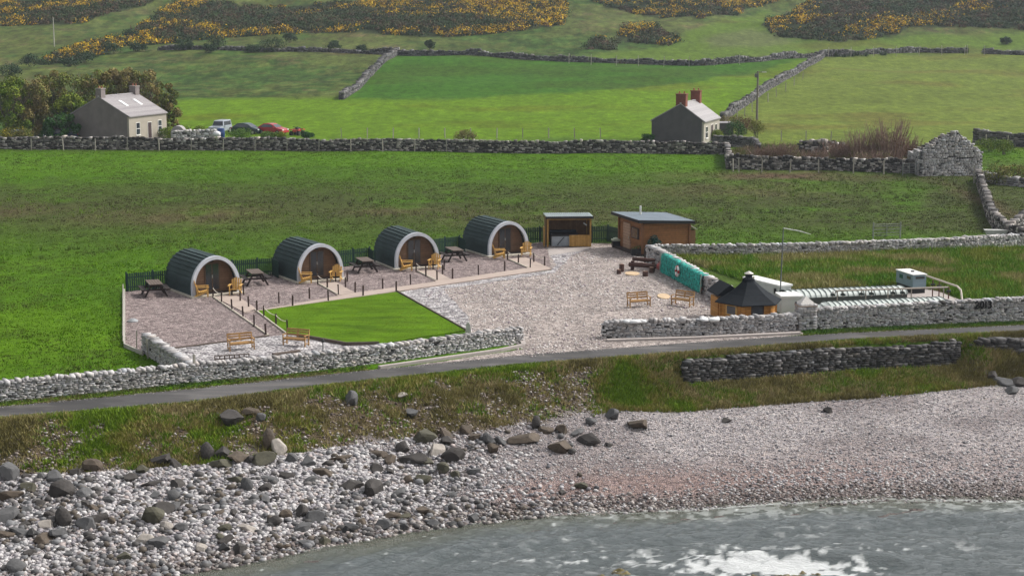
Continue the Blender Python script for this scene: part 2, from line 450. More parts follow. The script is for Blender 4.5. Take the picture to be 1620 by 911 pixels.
    b.inputs['Roughness'].default_value = .95; b.inputs['Specular IOR Level'].default_value = .05
    at = N(t, 'Attribute', attribute_name='tone'); mk = N(t, 'Attribute', attribute_name='mask')
    sm = N(t, 'SeparateColor'); t.links.new(mk.outputs['Color'], sm.inputs[0])
    g = coord(t)
    a1 = noise(t, g, 4.5, 6, .75); a2 = noise(t, coord(t, 'Object', (1, .45, 1)), .8, 6, .7)
    c = mul(t, at.outputs['Color'], ramp(t, a1, [(.3, .55), (.7, 1.45)]))
    c = mul(t, c, ramp(t, a2, [(.3, .62), (.7, 1.35)]))
    a3 = noise(t, coord(t, 'Object', (1, .35, 1)), .3, 8, .8); c2 = mul(t, c, ramp(t, a3, [(.35, .45), (.65, 1.5)])); cm = N(t, 'Mix', data_type='RGBA'); t.links.new(sm.outputs[1], cm.inputs[0]); t.links.new(c, cm.inputs[6]); t.links.new(c2, cm.inputs[7]); c = cm.outputs[2]
    v = N(t, 'TexVoronoi', Scale=14.0); t.links.new(g, v.inputs['Vector'])
    v2 = N(t, 'TexVoronoi', Scale=5.5); t.links.new(g, v2.inputs['Vector'])
    s = N(t, 'SeparateColor'); t.links.new(v.outputs['Color'], s.inputs[0])
    s2 = N(t, 'SeparateColor'); t.links.new(v2.outputs['Color'], s2.inputs[0])
    pb = mul(t, at.outputs['Color'], ramp(t, s.outputs[0], [(0, (.25, .22, .22)), (.12, (.42, .40, .42)), (.3, (.85, .82, .85)), (.6, (1.15, 1.12, 1.12)), (.85, (1.25, 1.12, 1.02)), (1, (1.55, 1.5, 1.5))]))
    pb = mul(t, pb, ramp(t, s2.outputs[0], [(0, .62), (.2, .9), (1, 1.2)]))
    fin = N(t, 'Mix', data_type='RGBA'); t.links.new(sm.outputs[0], fin.inputs[0]); t.links.new(c, fin.inputs[6]); t.links.new(pb, fin.inputs[7])
    t.links.new(fin.outputs[2], b.inputs['Base Color'])
    hm = N(t, 'Mix'); t.links.new(sm.outputs[0], hm.inputs[0]); t.links.new(a1, hm.inputs[2])
    iv = N(t, 'Math', operation='MULTIPLY_ADD'); iv.inputs[1].default_value = -1; iv.inputs[2].default_value = 1
    t.links.new(v.outputs['Distance'], iv.inputs[0]); t.links.new(iv.outputs[0], hm.inputs[3])
    bump(t, b, hm.outputs[0], .9, .12)
    ob = mesh_np('ground', np.stack([x, y, Z.ravel()], 1), F4, m, col=col, smooth=True)
    a = ob.data.color_attributes.new('mask', 'FLOAT_COLOR', 'POINT')
    a.data.foreach_set('color', np.concatenate([mask, np.ones((len(mask), 1))], 1).astype(np.float32).ravel())
    struct(ob)
_GZ = None
def gorse_zones():
    global _GZ
    if _GZ is None:
        Z = [[(-200, 38), (60, 40), (130, 38), (160, 25), (215, 14), (250, -2), (-200, -2)],
             [(190, 74), (215, 48), (250, 22), (285, -2), (900, -2), (885, 42), (800, 52), (700, 60), (560, 52), (420, 56), (300, 66)],
             [(930, -2), (1235, -2), (1190, 12), (1110, 30), (1040, 30), (990, 18)],
             [(1205, 40), (1260, 15), (1290, -2), (1640, -2), (1900, -2), (1900, 40), (1640, 50), (1560, 44), (1440, 42), (1420, 56), (1330, 67), (1240, 60)],
             [(975, 66), (985, 44), (1040, 42), (1075, 66), (1060, 72)], [(925, 78), (945, 60), (975, 68), (970, 80)],
             [(60, 104), (85, 86), (150, 68), (190, 62), (205, 72), (160, 88), (110, 100)]]
        _GZ = [wpoly([p for p in z]) for z in Z]
    return _GZ
build_ground()

# ---- flush sheets on the level yard
def sheet(name, pts, z, mat, jit=0.0, thick=0.0, world=False):
    w = pts if world else fpoly(pts); out = []
    for i in range(len(w)):
        a = Vector(w[i]).to_2d(); b = Vector(w[(i + 1) % len(w)]).to_2d(); n = max(1, int((b - a).length / .5)) if jit else 1
        for k in range(n):
            p = a.lerp(b, k / n)
            if jit and k: p = p + Vector((random.uniform(-jit, jit), random.uniform(-jit, jit)))
            out.append(p)
    m = MB()
    if thick: m.prism([(p.x, p.y) for p in out], z - thick, z, 'z')
    else: m.add([(p.x, p.y, z) for p in out], [tuple(range(len(out)))])
    o = m.build(name, mat)
    if not thick and o.data.polygons[0].normal.z < 0: o.data.flip_normals()
    return struct(o)
M = {}
M['court'] = gravel('pale_gravel', [(.11, .09, .09), (.23, .195, .18), (.31, .265, .24), (.36, .31, .285), (.46, .41, .38)], .10, big=.25)
M['mauve'] = gravel('mauve_gravel', [(.09, .070, .068), (.18, .138, .135), (.25, .20, .19), (.36, .30, .285)], .10, big=.10)
M['coarse'] = gravel('coarse_white_gravel', [(.09, .08, .09), (.28, .26, .265), (.38, .36, .36), (.50, .48, .48)], .17, big=.10)
M['path'] = simple('path_concrete', (.36, .29, .25), .85, .12, 1.2, bmp=.1)
M['edging'] = simple('edging_concrete', (.45, .41, .34), .85, .12, 2)
M['lawn'] = simple('lawn_grass', (.070, .140, .004), .95, .55, .55, bmp=.4, spec=.05, stretch=(.6, 1.6, 1))
M['pad'] = simple('pad_concrete', (.36, .32, .30), .9, .15, 1.0)
def road_sheet(z, e0, e1, n=120):
    xs = np.linspace(-34, 36, n); a = cv(ROAD_TOP, xs); b = cv(ROAD_BOT, xs)
    top = a + (b - a) * e0; bot = a + (b - a) * e1
    vs = [(x, y, z) for x, y in zip(xs, top)] + [(x, y, z) for x, y in zip(xs, bot)]
    return MB().add(vs, [(i, i + 1, n + i + 1, n + i) for i in range(n - 1)])
m, t, b, o = nmat('asphalt'); b.inputs['Roughness'].default_value = .85
g = coord(t); n1 = noise(t, coord(t, 'Object', (.25, 1.6, 1)), .9, 5, .6); n2 = noise(t, g, 14, 4, .7)
n3 = noise(t, coord(t, 'Object', (.5, .9, 1)), .35, 3, .5)
c = mul(t, ramp(t, n1, [(.3, (.034, .033, .034)), (.52, (.055, .052, .052)), (.75, (.105, .095, .085))]), ramp(t, n2, [(.3, .8), (.7, 1.2)]))
t.links.new(c, b.inputs['Base Color']); c = mul(t, c, ramp(t, n3, [(.42, .62), (.45, 1.0), (.56, 1.0), (.60, 1.45)])); t.links.new(c, b.inputs['Base Color']); bump(t, b, n2, .3, .01); M['asphalt'] = m
sheet('forecourt', [(640, 460), (873, 427), (850, 400), (858, 388), (936, 385), (977, 385), (1030, 412), (1160, 492), (1240, 500), (1268, 524), (1272, 529), (1200, 536), (1080, 545), (955, 556), (700, 580), (640, 580), (828, 552), (820, 545), (738, 526)], .008, M['court'], .05)
rd = road_sheet(.016, 0, 1); o = rd.build('road', M['asphalt']); struct(o)
if o.data.polygons[0].normal.z < 0: o.data.flip_normals()
GY = [(197, 462), (280, 452), (440, 434), (590, 417), (735, 398), (860, 383), (868, 400), (872, 427), (627, 462), (408, 492), (452, 527), (545, 546), (480, 562), (318, 576), (243, 545), (226, 560), (197, 548)]
sheet('gravel_area', GY, .022, M['mauve'], .03)
sheet('white_gravel_strip', [(277, 552), (345, 543), (425, 533), (455, 530), (545, 545), (600, 545), (480, 565), (320, 580)], .030, M['coarse'], .05)
sheet('white_gravel_strip', [(627, 463), (873, 427.5), (880, 420), (868, 402), (935, 393), (905, 404), (878, 432), (700, 458), (740, 500), (748, 530), (737, 524)], .018, M['coarse'], .08)
sheet('concrete_pad', [(867, 393), (936, 391.5), (922, 397), (868, 405)], .034, M['pad'])
for w in ([(387, 496), (561.7, 464.5), (709, 444), (845, 423.5), (873, 426.5), (627, 462), (408, 493), (404, 494)],):
    sheet('footpath', w, .060, M['path'], thick=.05)
for w in ([(339, 471.2), (369.5, 466), (399.7, 485.5), (561, 464), (387, 496)][:3] + [(404, 489), (387.2, 495.6)],
          [(504.5, 450), (531, 447), (562, 464.5), (534, 468.5)], [(660.8, 430), (685, 427.5), (714, 443), (690, 447)], [(804.5, 411.3), (830, 407.5), (872, 426), (834, 425)]):
    sheet('footpath', w, .064, M['path'], thick=.05)
sheet('lawn', [(408, 493), (627, 463), (737, 523.5), (600, 545), (546, 546.5), (452, 528)], .055, M['lawn'], thick=.05)
def edging(name, label, pts, w=.07, hh=.10, mat=None, col=None):
    m = MB(); w3 = [Vector((*flat(*p), hh / 2)) for p in pts]
    for a, b_ in zip(w3[:-1], w3[1:]): m.bar(a, b_, w, hh)
    return tag(m.build(name, mat or M['edging']), label, 'edging', None)
M['dtimber'] = simple('edging_timber', (.11, .085, .07), .85, .25, 4)
edging('path_edging', 'pale kerb edging along the left side of the long ramp path beside the first pod', [(338, 471.5), (425, 532), (420, 532.6)])
edging('path_edging', 'pale kerb edging between the ramp path and the lawn, running down to a bench', [(403, 491), (452, 528)])
edging('path_edging', 'pale kerb edging on the left of the second path beside the second pod', [(504, 450), (534, 467)])
edging('path_edging', 'pale kerb edging on the left of the third path beside the third pod', [(660.5, 430), (690, 445)])
edging('path_edging', 'pale kerb edging on the left of the path to the rightmost pod', [(804, 411), (834, 424.5)])
edging('timber_edging', 'dark timber edging between mauve gravel and white gravel behind the left bench', [(277, 552), (360, 541.5), (425, 532.5)], mat=M['dtimber'])
edging('timber_edging', 'grey timber edging along the bottom of the bright lawn', [(470, 533), (548, 547), (600, 546)], .09, .2, M['dtimber'])
edging('timber_edging', 'grey timber edging down the right side of the lawn beside the white gravel', [(628, 462), (738, 524)], .06, .12, M['dtimber'])
edging('timber_edging', 'pale timber edging along the left boundary of the mauve gravel next to the field', [(197, 462), (197, 549), (226, 562)], .08, .2, simple('grey_board', (.36, .34, .30), .8))
edging('low_kerb', 'low curved concrete kerb beside the road at the forecourt entrance', [(600, 583), (700, 569), (790, 556), (829, 548), (826, 541)], .25, .14, M['pad'])
edging('low_kerb', 'low concrete kerb at the foot of the right-hand roadside wall', [(960, 540), (1100, 536), (1265, 528.5)], .3, .12, M['pad'])

# ================================================================== STONES
ICO = None
def ico():
    global ICO
    if ICO is None:
        p = (1 + 5 ** .5) / 2
        v = np.array([(-1, p, 0), (1, p, 0), (-1, -p, 0), (1, -p, 0), (0, -1, p), (0, 1, p), (0, -1, -p), (0, 1, -p), (p, 0, -1), (p, 0, 1), (-p, 0, -1), (-p, 0, 1)], float)
        v /= np.linalg.norm(v[0])
        f = np.array([(0, 11, 5), (0, 5, 1), (0, 1, 7), (0, 7, 10), (0, 10, 11), (1, 5, 9), (5, 11, 4), (11, 10, 2), (10, 7, 6), (7, 1, 8), (3, 9, 4), (3, 4, 2), (3, 2, 6), (3, 6, 8), (3, 8, 9), (4, 9, 5), (2, 4, 11), (6, 2, 10), (8, 6, 7), (9, 8, 1)])
        ICO = (v, f)
    return ICO
def pebbles(name, x, y, z, size, col, mat, flatk=.6, sink=.3):
    v, f = ico(); n = len(x)
    sc = size[:, None] * np.stack([RNG.uniform(.7, 1.2, n), RNG.uniform(.7, 1.2, n), RNG.uniform(.45, .8, n) * flatk / .6], 1) * .5
    a = RNG.uniform(0, 2 * PI, n); V = v[None] * sc[:, None, :] * RNG.uniform(.82, 1.12, (n, 12, 1))
    ca, sa = np.cos(a)[:, None], np.sin(a)[:, None]
    X = V[..., 0] * ca - V[..., 1] * sa + x[:, None]; Y = V[..., 0] * sa + V[..., 1] * ca + y[:, None]
    Zz = V[..., 2] + (z + sc[:, 2] * (1 - 2 * sink))[:, None]
    vs = np.stack([X, Y, Zz], -1).reshape(-1, 3); fs = (f[None] + (np.arange(n) * 12)[:, None, None]).reshape(-1, 3)
    return mesh_np(name, vs, fs, mat, col=np.repeat(col, 20, 0))
STONE = simple('field_stone', None, .85, .22, 6, attr='tone', bmp=.4)
PEB = simple('pebble_stone', None, .7, .12, 5, attr='tone', spec=.3)
def stonecol(n, kind):
    t = RNG.uniform(0, 1, n); b = RNG.normal(0, 1, n)
    if kind == 'lime':
        g = .37 + .075 * b; g = np.where(t < .05, .05, g); g = np.where(t > .94, .52, g)
    elif kind == 'dark':
        g = .14 + .07 * b; g = np.where(t < .25, .035, g); g = np.where(t > .86, .40, g)
    elif kind == 'sea':
        g = .055 + .018 * b; g = np.where(t > .86, .17, g)
    elif kind == 'ruin':
        g = .32 + .09 * b; g = np.where(t < .05, .07, g)
    elif kind == 'far':
        g = .095 + .04 * b; g = np.where(t > .9, .20, g)
    g = np.clip(g, .03, .72); w = RNG.normal(0, .025, n)
    c = np.stack([g * (1.02 + w), g * .98, g * (.97 - w)], 1)
    if kind == 'dark': c *= np.array([1.02, .97, .92])
    return np.clip(c, .02, .8)
BOXF = np.array([(0, 2, 3, 1), (4, 5, 7, 6), (0, 1, 5, 4), (2, 6, 7, 3), (0, 4, 6, 2), (1, 3, 7, 5)])
BOXV = np.array([(i, j, k) for k in (-1, 1) for j in (-1, 1) for i in (-1, 1)], float) * .5
def stones_to_mesh(name, cen, size, ang, col, mat, parent=None, jit=.19, core=None):
    cen = np.array(cen, float); size = np.array(size, float); ang = np.array(ang, float); n = len(cen)
    V = BOXV[None] * size[:, None, :]; V = V + RNG.uniform(-jit, jit, (n, 8, 3)) * size[:, None, :] * np.array([1, .7, 1])
    ca, sa = np.cos(ang)[:, None], np.sin(ang)[:, None]
    X = V[..., 0] * ca - V[..., 1] * sa + cen[:, None, 0]; Y = V[..., 0] * sa + V[..., 1] * ca + cen[:, None, 1]; Zz = V[..., 2] + cen[:, None, 2]
    vs = np.stack([X, Y, Zz], -1).reshape(-1, 3); fs = (BOXF[None] + (np.arange(n) * 8)[:, None, None]).reshape(-1, 4)
    cc = np.repeat(col, 6, 0)
    if core:
        nb = len(vs); cv_ = np.array(core.v); cf = np.array(core.f) + nb
        vs = np.concatenate([vs, cv_]); fs = np.concatenate([fs, cf]); cc = np.concatenate([cc, np.full((len(cf), 3), .045)])
    return mesh_np(name, vs, fs, mat, parent, cc)
def stone_wall(name, label, path, hgt, th, sw, sh, kind='lime', cat='stone wall', cap=True, gaps=None, sink=.08, ragged=.06, hvar=.0, mat=None, base=None):
    """path: world (x,y) points; hgt: number or function of 0..1"""
    cen = []; siz = []; ang = []; core = MB(); pts = [Vector(p[:2]) for p in path]
    tot = sum((b - a).length for a, b in zip(pts[:-1], pts[1:])); run = 0
    hf = hgt if callable(hgt) else (lambda u: hgt)
    for a, b in zip(pts[:-1], pts[1:]):
        d = b - a; L = d.length
        if L < .05: continue
        dn = d.normalized(); nrm = Vector((-dn.y, dn.x)); an = math.atan2(dn.y, dn.x)
        s = 0
        hh0 = lambda s_: hf(min(1, (run + s_) / tot)) * (1 + hvar * 2 * (float(fbm(a.x + dn.x * s_, a.y + dn.y * s_, 4, 3, 77)) - .5))
        seg = max(1, int(L / 1.2))
        for k in range(seg):
            s0, s1 = L * k / seg, L * (k + 1) / seg; p = a + dn * (s0 + s1) / 2; z0 = (base if base is not None else float(h(p.x, p.y))) - .25; H_ = min(hh0(s0), hh0(s1))
            core.box(p.x, p.y, z0 + (H_ + .25 - sh * .6) / 2, s1 - s0 + .04, th * .72, max(.05, H_ + .25 - sh * .6), rz=an)
        for side in (-1, 1):
            z = -sink
            row = 0
            hmax = max(hh0(L * k / 8) for k in range(9))
            while z < hmax - sh * .4:
                ch = sh * random.uniform(.75, 1.25); s = -random.uniform(0, sw)
                while s < L:
                    w = sw * random.uniform(.55, 1.5)
                    c_ = s + w / 2
                    if 0 <= c_ <= L and z + ch * .5 < hh0(c_) :
                        p = a + dn * c_ + nrm * side * (th / 2 - th * .2 + random.uniform(-.02, .02) - .03 * z)
                        g0 = base if base is not None else float(h(p.x, p.y))
                        if abs(z + ch * .5) < 3:
                            cen.append((p.x, p.y, g0 + z + ch / 2 + random.uniform(-.15, .15) * ch)); siz.append((w * .93, th * random.uniform(.36, .46), ch * random.uniform(.8, 1.02))); ang.append(an + random.uniform(-.06, .06))
                    s += w
                z += ch; row += 1
        if cap:
            s = 0
            while s < L:
                w = sw * random.uniform(.7, 1.5); p = a + dn * (s + w / 2); g0 = base if base is not None else float(h(p.x, p.y))
                ch = sh * random.uniform(.8, 1.5) + random.uniform(0, ragged)
                cen.append((p.x + random.uniform(-.04, .04), p.y + random.uniform(-.04, .04), g0 + hh0(s) + ch * .25)); siz.append((w * .92, th * random.uniform(.75, 1.12), ch)); ang.append(an + random.uniform(-.2, .2)); s += w
        run += L
    o = stones_to_mesh(name, cen, siz, ang, stonecol(len(cen), kind), mat or STONE, core=core, jit=.09 if kind == 'sea' else .19)
    return tag(o, label, cat)
F2 = lambda lst: [flat(*p) for p in lst]
# front roadside wall, left
stone_wall('stone_wall', 'long grey-white drystone wall beside the road, left of the gravel entrance', F2([(-420, 690), (-120, 652), (0, 634), (150, 620), (300, 604), (450, 590), (600, 573), (720, 556), (824, 541)]), lambda u: .86 - .12 * u, .5, .21, .085, ragged=.08)
# its return between field and white gravel
stone_wall('stone_wall', 'short drystone wall stub running back from the roadside wall between green field and gravel', F2([(231, 556), (262, 576), (301, 600)]), lambda u: .9 - .1 * u, .5, .21, .085)
# front roadside wall, right, low then high
stone_wall('stone_wall', 'low boulder-topped drystone wall in front of the hexagonal grill hut', F2([(954, 534), (1100, 530), (1258, 522)]), lambda u: .80, .5, .22, .09, ragged=.16)
WALLR = F2([(1262, 521), (1400, 515.5), (1500, 511), (1620, 506.5), (1800, 500)])
WR = stone_wall('stone_wall', 'tall pale drystone wall bearing the dark year numerals, right of the pyramid-capped pillar', WALLR, lambda u: 1.04 + .2 * min(1, u * 1.6), .5, .22, .09)

# numerals of dark stone set in the wall face
def numerals():
    a = Vector(flat(1537, 509.4)); b = Vector(flat(1564, 508.4)); d = (b - a).normalized(); n = Vector((d.y, -d.x)) 
    if n.y > 0: n = -n
    S = {'2': [[(0, .75), (.15, .95), (.5, 1), (.85, .85), (.8, .6), (.4, .3), (0, 0), (.95, .02)]],
         '0': [[(.5, 1), (.12, .85), (0, .5), (.12, .15), (.5, 0), (.88, .15), (1, .5), (.88, .85), (.5, 1)]],
         '1': [[(.5, 1), (.5, 0)]], '3': [[(0, .95), (.5, 1), (.9, .85), (.75, .58), (.4, .52)], [(.75, .5), (.98, .25), (.6, 0), (0, .05)]]}
    m = MB(); x = 0; L = (b - a).length * .92; wch = {'2': .22, '0': .20, '1': .08, '3': .2}
    o = a + n * .36
    for ch in '2013':
        w = wch[ch]
        for st in S[ch]:
            for p, q in zip(st[:-1], st[1:]):
                f = lambda u: (o.x + d.x * (x + u[0] * w), o.y + d.y * (x + u[0] * w), .84 + u[1] * .38)
                m.bar(f(p), f(q), .058, .09)
        x += w + .09
    m.build('year_numerals', simple('basalt', (.012, .011, .011), .8), WR)
numerals()
stone_wall('stone_wall', 'long pale drystone wall behind the rough grass paddock, right of the cedar hut', F2([(1034, 407), (1150, 407), (1280, 404), (1400, 400), (1500, 396), (1625, 388), (1800, 381)]), .80, .5, .24, .10, ragged=.08)
stone_wall('stone_wall', 'drystone wall partly covered by green fishing net, running from cedar hut to grill hut', F2([(1027, 417), (1060, 432), (1100, 455), (1160, 487), (1210, 508)]), lambda u: 1.2 - .25 * u, .5, .22, .09)
# pillar with a pyramid cap
q = flat(1274, 520)
t_ = thing('wall_pillar', 'square stone pillar with a pointed pyramid cap where the roadside wall steps up', 'pillar', (*q, 0), .1)
cen, siz, ang = [], [], []
for z in np.arange(0, 1.3, .16):
    for i in range(-2, 3):
        for s in (-1, 1):
            cen += [(i * .19, s * .33, z + .08), (s * .33, i * .19, z + .08)]; siz += [(.2, .3, .16), (.3, .2, .16)]; ang += [0, 0]
stones_to_mesh('shaft', cen, siz, ang, stonecol(len(cen), 'lime'), STONE, t_, core=MB().bx(-.35, .35, -.35, .35, 0, 1.28))
MB().bx(-.52, .52, -.52, .52, 1.30, 1.37).build('cap_slab', simple('slab', (.34, .27, .22), .8), t_)
m = MB()
m.lathe([(.70, 1.375), (.03, 1.82)], 4, a0=PI / 4); m.build('pyramid_cap', simple('cap_stone', (.52, .50, .47), .85, .3, 8, bmp=.6), t_)

# ================================================================== PODS
M['shingle'] = simple('green_shingle', (.030, .048, .049), .8, .3, 2.5, stretch=(1, .4, 1), bmp=.2, spec=.2)
M['ptrim'] = simple('pod_trim', (.50, .52, .57), .6, .12, 3)
M['pwall'] = planks('pod_cladding', (.15, .088, .052), (.19, .11, .066), .14, 'Z')
M['dkwood'] = simple('dark_wood', (.035, .026, .024), .7, .3, 4)
M['glass'] = simple('dark_glass', (.03, .036, .045), .12, .3, .8, spec=.8)
M['yellow'] = planks('new_pine', (.50, .30, .09), (.60, .37, .13), .12, 'H', gap=.75)
M['chairw'] = simple('chair_pine', (.52, .31, .09), .6, .2, 5)
M['bench'] = simple('bench_teak', (.33, .19, .075), .6, .25, 5)
M['metal'] = simple('brushed_metal', (.45, .45, .45), .35, .1, 5, metal=.8)
M['conc'] = M['pad']
def arch(w, hh, n=26, k=.92):
    pts = []
    for i in range(n + 1):
        t = PI * i / n; c = math.cos(t); s = math.sin(t)
        x = w * math.copysign(abs(c) ** k, c); z = .62 * hh * s ** .9 + hh * .38 * min(1, s * 3.2)
        pts.append((x, z))
    # smooth upright foot, round top
    out = [(w, 0)] + [(w * math.cos(PI * i / n) , .50 + (hh - .50) * math.sin(PI * i / n)) for i in range(n + 1)] + [(-w, 0)]
    return out
def make_pod(label):
    t = thing('camping_pod', label, 'camping pod', group='green arched camping pods')
    W, H, L = 1.50, 2.24, 4.3
    MB().bx(-1.78, 1.72, -.45, L + .1, -.02, .10).build('base_slab', M['edging'], t)
    A = arch(W, H)
    # lapped courses of shingles: each course is its own slightly tilted band
    m = MB(); n = len(A); K = 9; T = []
    seg = [0]
    for a, b in zip(A[:-1], A[1:]): seg.append(seg[-1] + math.hypot(b[0] - a[0], b[1] - a[1]))
    tot = seg[-1]
    def at(s): return (np.interp(s, seg, [p[0] for p in A]), np.interp(s, seg, [p[1] for p in A]))
    NC = 22
    for i in range(NC):
        s0, s1 = tot * i / NC, tot * (i + 1) / NC; mid = i < NC / 2
        pr = []
        for q_ in range(4):
            s = s0 + (s1 - s0) * q_ / 3; x, z = at(s); u = (q_ / 3) if mid else 1 - q_ / 3
            cx, cz = 0, .8; d = math.hypot(x, z - cz) or 1; off = .07 * (1 - u)
            if z < .8: nx_, nz_ = math.copysign(1, x), 0
            else: nx_, nz_ = x / d, (z - cz) / d
            pr.append((x + nx_ * off, z + nz_ * off + .10))
        inn = [(p[0] * .955, .10 + (p[1] - .10) * .965) for p in pr]
        m.prism(pr + inn[::-1], .02, L, 'y')
    m.build('roof_shell', M['shingle'], t)
    i1 = arch(W + .085, H + .085); i0 = arch(W - .13, H - .13)
    m = MB(); N_ = len(i1)
    for k in range(N_ - 1):
        p = [i1[k], i1[k + 1], i0[k + 1], i0[k]]
        m.prism([(a, b + .10) for a, b in p], -.05, .16, 'y')
    m.build('arch_trim', M['ptrim'], t)
    inner = [(a * .99, .1 + b) for a, b in arch(W - .06, H - .07)]
    MB().prism(inner, .60, .66, 'y').build('front_wall', M['pwall'], t)
    MB().prism(inner, L - .08, L - .02, 'y').build('back_wall', M['pwall'], t)
    MB().bx(-1.40, 1.40, .05, .6, .10, .13).build('porch_floor', M['dkwood'], t)
    d = MB().bx(-.50, .50, .555, .598, .12, 1.92).build('door', simple('door_frame', (.10, .062, .04), .6), t)
    MB().bx(-.42, -.04, .53, .553, .30, 1.84).bx(.04, .42, .53, .553, .30, 1.84).build('glass', M['glass'], d)
    MB().box(-.02, .50, 1.1, .05, .05, .18).build('handle', M['metal'], d)
    MB().box(0, .56, 2.04, .16, .12, .10).build('porch_lamp', M['dkwood'], t)
    return t
pods = [((304, 470.5), (380, 463.5), 'green arched camping pod leftmost of the four, beside the end picket fence'),
        ((473, 447.5), (541.5, 442), 'green arched camping pod second from the left, above the top left corner of the lawn'),
        ((627, 426.5), (693, 422.5), 'green arched camping pod third from the left, above the top right corner of the lawn'),
        ((773, 406.5), (836, 402.2), 'green arched camping pod rightmost of the four, next to the open hot tub shelter')]
POD = []
p0 = make_pod(pods[0][2])
for i, (l, r, lab) in enumerate(pods):
    a, b = flat(*l), flat(*r); c = ((a[0] + b[0]) / 2, (a[1] + b[1]) / 2, 0); rz = rotz_of(a, b) + R(3)
    if i == 0: p0.location = c; p0.rotation_euler.z = rz
    else: dup(p0, c, rz, lab)
    POD.append((c, rz, math.hypot(a[0] - b[0], a[1] - b[1])))

# ---- chairs
def make_chair(label):
    t = thing('garden_chair', label, 'chair', group='pale pine armchairs on the pod porches')
    m = MB()
    for i in range(5): m.box(0, -.30 + .115 * i, .36 - .022 * i, .56, .10, .025)
    m.build('seat', M['chairw'], t)
    m = MB(); hs_ = [.86, .95, 1.0, .95, .86]
    for i in range(5):
        x = (i - 2) * .115; m.bar((x, .20, .25), (x * 1.12, .47, hs_[i]), .10, .025)
    m.bar((-.28, .36, .66), (.28, .36, .66), .06, .03); m.build('backrest', M['chairw'], t)
    for s in (-1, 1):
        MB().bx(s * .34 - .07, s * .34 + .07, -.42, .36, .58, .61).build('armrest', M['chairw'], t)
        MB().bx(s * .31 - .02, s * .31 + .02, -.38, -.28, 0, .58).build('leg', M['chairw'], t)
        MB().bar((s * .30, -.30, .33), (s * .30, .45, .04), .035, .10).build('leg', M['chairw'], t)
        MB().bar((s * .31, .28, .2), (s * .31, .34, .58), .035, .07).build('leg', M['chairw'], t)
    return t
sp = [((320, 470.3), (372.8, 467.4)), ((484, 448.6), (532, 445.6)), ((643.5, 429), (687.5, 426.3)), ((790, 409.8), (832.5, 406.6))]
wh = ['leftmost pod', 'second pod from the left', 'third pod from the left', 'rightmost pod']
ch0 = None
for i, (l, r) in enumerate(sp):
    for j, q in enumerate((l, r)):
        lab = 'pine armchair %s of the door of the %s' % (('left', 'right')[j], wh[i])
        x, y = flat(*q); rz = POD[i][1] + (R(68), R(-35))[j]
        if ch0 is None: ch0 = make_chair(lab); ch0.location = (x, y, .07); ch0.rotation_euler.z = rz
        else: dup(ch0, (x, y, .07), rz, lab)
# ---- picnic tables
def make_picnic(label):
    t = thing('picnic_table', label, 'picnic table', group='dark picnic tables between the pods'); W_ = M['picnic']
    m = MB()
    for i in range(5): m.box((i - 2) * .15, 0, .74, .135, 1.7, .04)
    m.build('tabletop', M['picnictop'], t)
    for s in (-1, 1):
        MB().box(s * .72, 0, .45, .13, 1.7, .04).box(s * .58, 0, .45, .13, 1.7, .04).build('bench_seat', W_, t)
    for y in (-.6, .6):
        for s in (-1, 1): MB().bar((s * .22, y, .72), (s * .62, y, 0), .045, .10).build('leg', W_, t)
        MB().bar((-.78, y + .05, .40), (.78, y + .05, .40), .045, .09).build('crossbeam', W_, t)
        MB().bar((0, y, .42), (0, y * .3, .70), .04, .08).build('brace', W_, t)
    return t
M['picnic'] = simple('picnic_wood', (.028, .020, .018), .7, .3, 5)
M['picnictop'] = simple('picnic_top_wood', (.11, .083, .068), .7, .3, 5)
pt0 = None
for (q, k, lab) in (((244.5, 467.8), 1.1, 'brown topped picnic table on mauve gravel left of the leftmost pod'), ((404, 450), 1.1, 'dark picnic table between the leftmost pod and the second pod'),
                    ((577.5, 430), 1.1, 'dark picnic table between the second pod and the third pod'), ((719, 412.5), 1.1, 'dark picnic table between the third pod and the rightmost pod')):
    x, y = flat(*q); rz = R(20)
    if pt0 is None: pt0 = make_picnic(lab); pt0.location = (x, y, .022); pt0.rotation_euler.z = rz; pt0.scale = (k,) * 3
    else: dup(pt0, (x, y, .022), rz, lab, k)
# ---- garden benches
def make_bench(label):
    t = thing('park_bench', label, 'bench', group='slatted teak garden benches'); m = MB(); W_ = M['bench']
    for i in range(4): m.box(0, -.20 + i * .125, .44, 1.42, .105, .03)
    m.bx(-.72, .72, -.27, -.245, .36, .425); m.build('seat', W_, t)
    m = MB()
    m.bar((-.7, .25, .60), (.7, .25, .60), .04, .10); m.bar((-.7, .29, .76), (.7, .29, .76), .04, .08); m.bar((-.7, .33, .90), (.7, .33, .90), .05, .10)
    m.box(0, .26, .68, .11, .035, .36, rx=R(-15)); m.build('backrest', W_, t)
    for s in (-1, 1):
        MB().bar((s * .72, .23, 0), (s * .72, .235, .45), .06, .06).bar((s * .72, .235, .42), (s * .72, .335, .95), .055, .055).build('leg', W_, t)
        MB().bar((s * .72, -.23, 0), (s * .72, -.23, .62), .06, .06).build('leg', W_, t)
        MB().box(s * .72, .0, .645, .09, .60, .035).build('armrest', W_, t)
        MB().box(s * .72, .0, .15, .035, .42, .05).build('rail', W_, t)
    return t
b0 = None
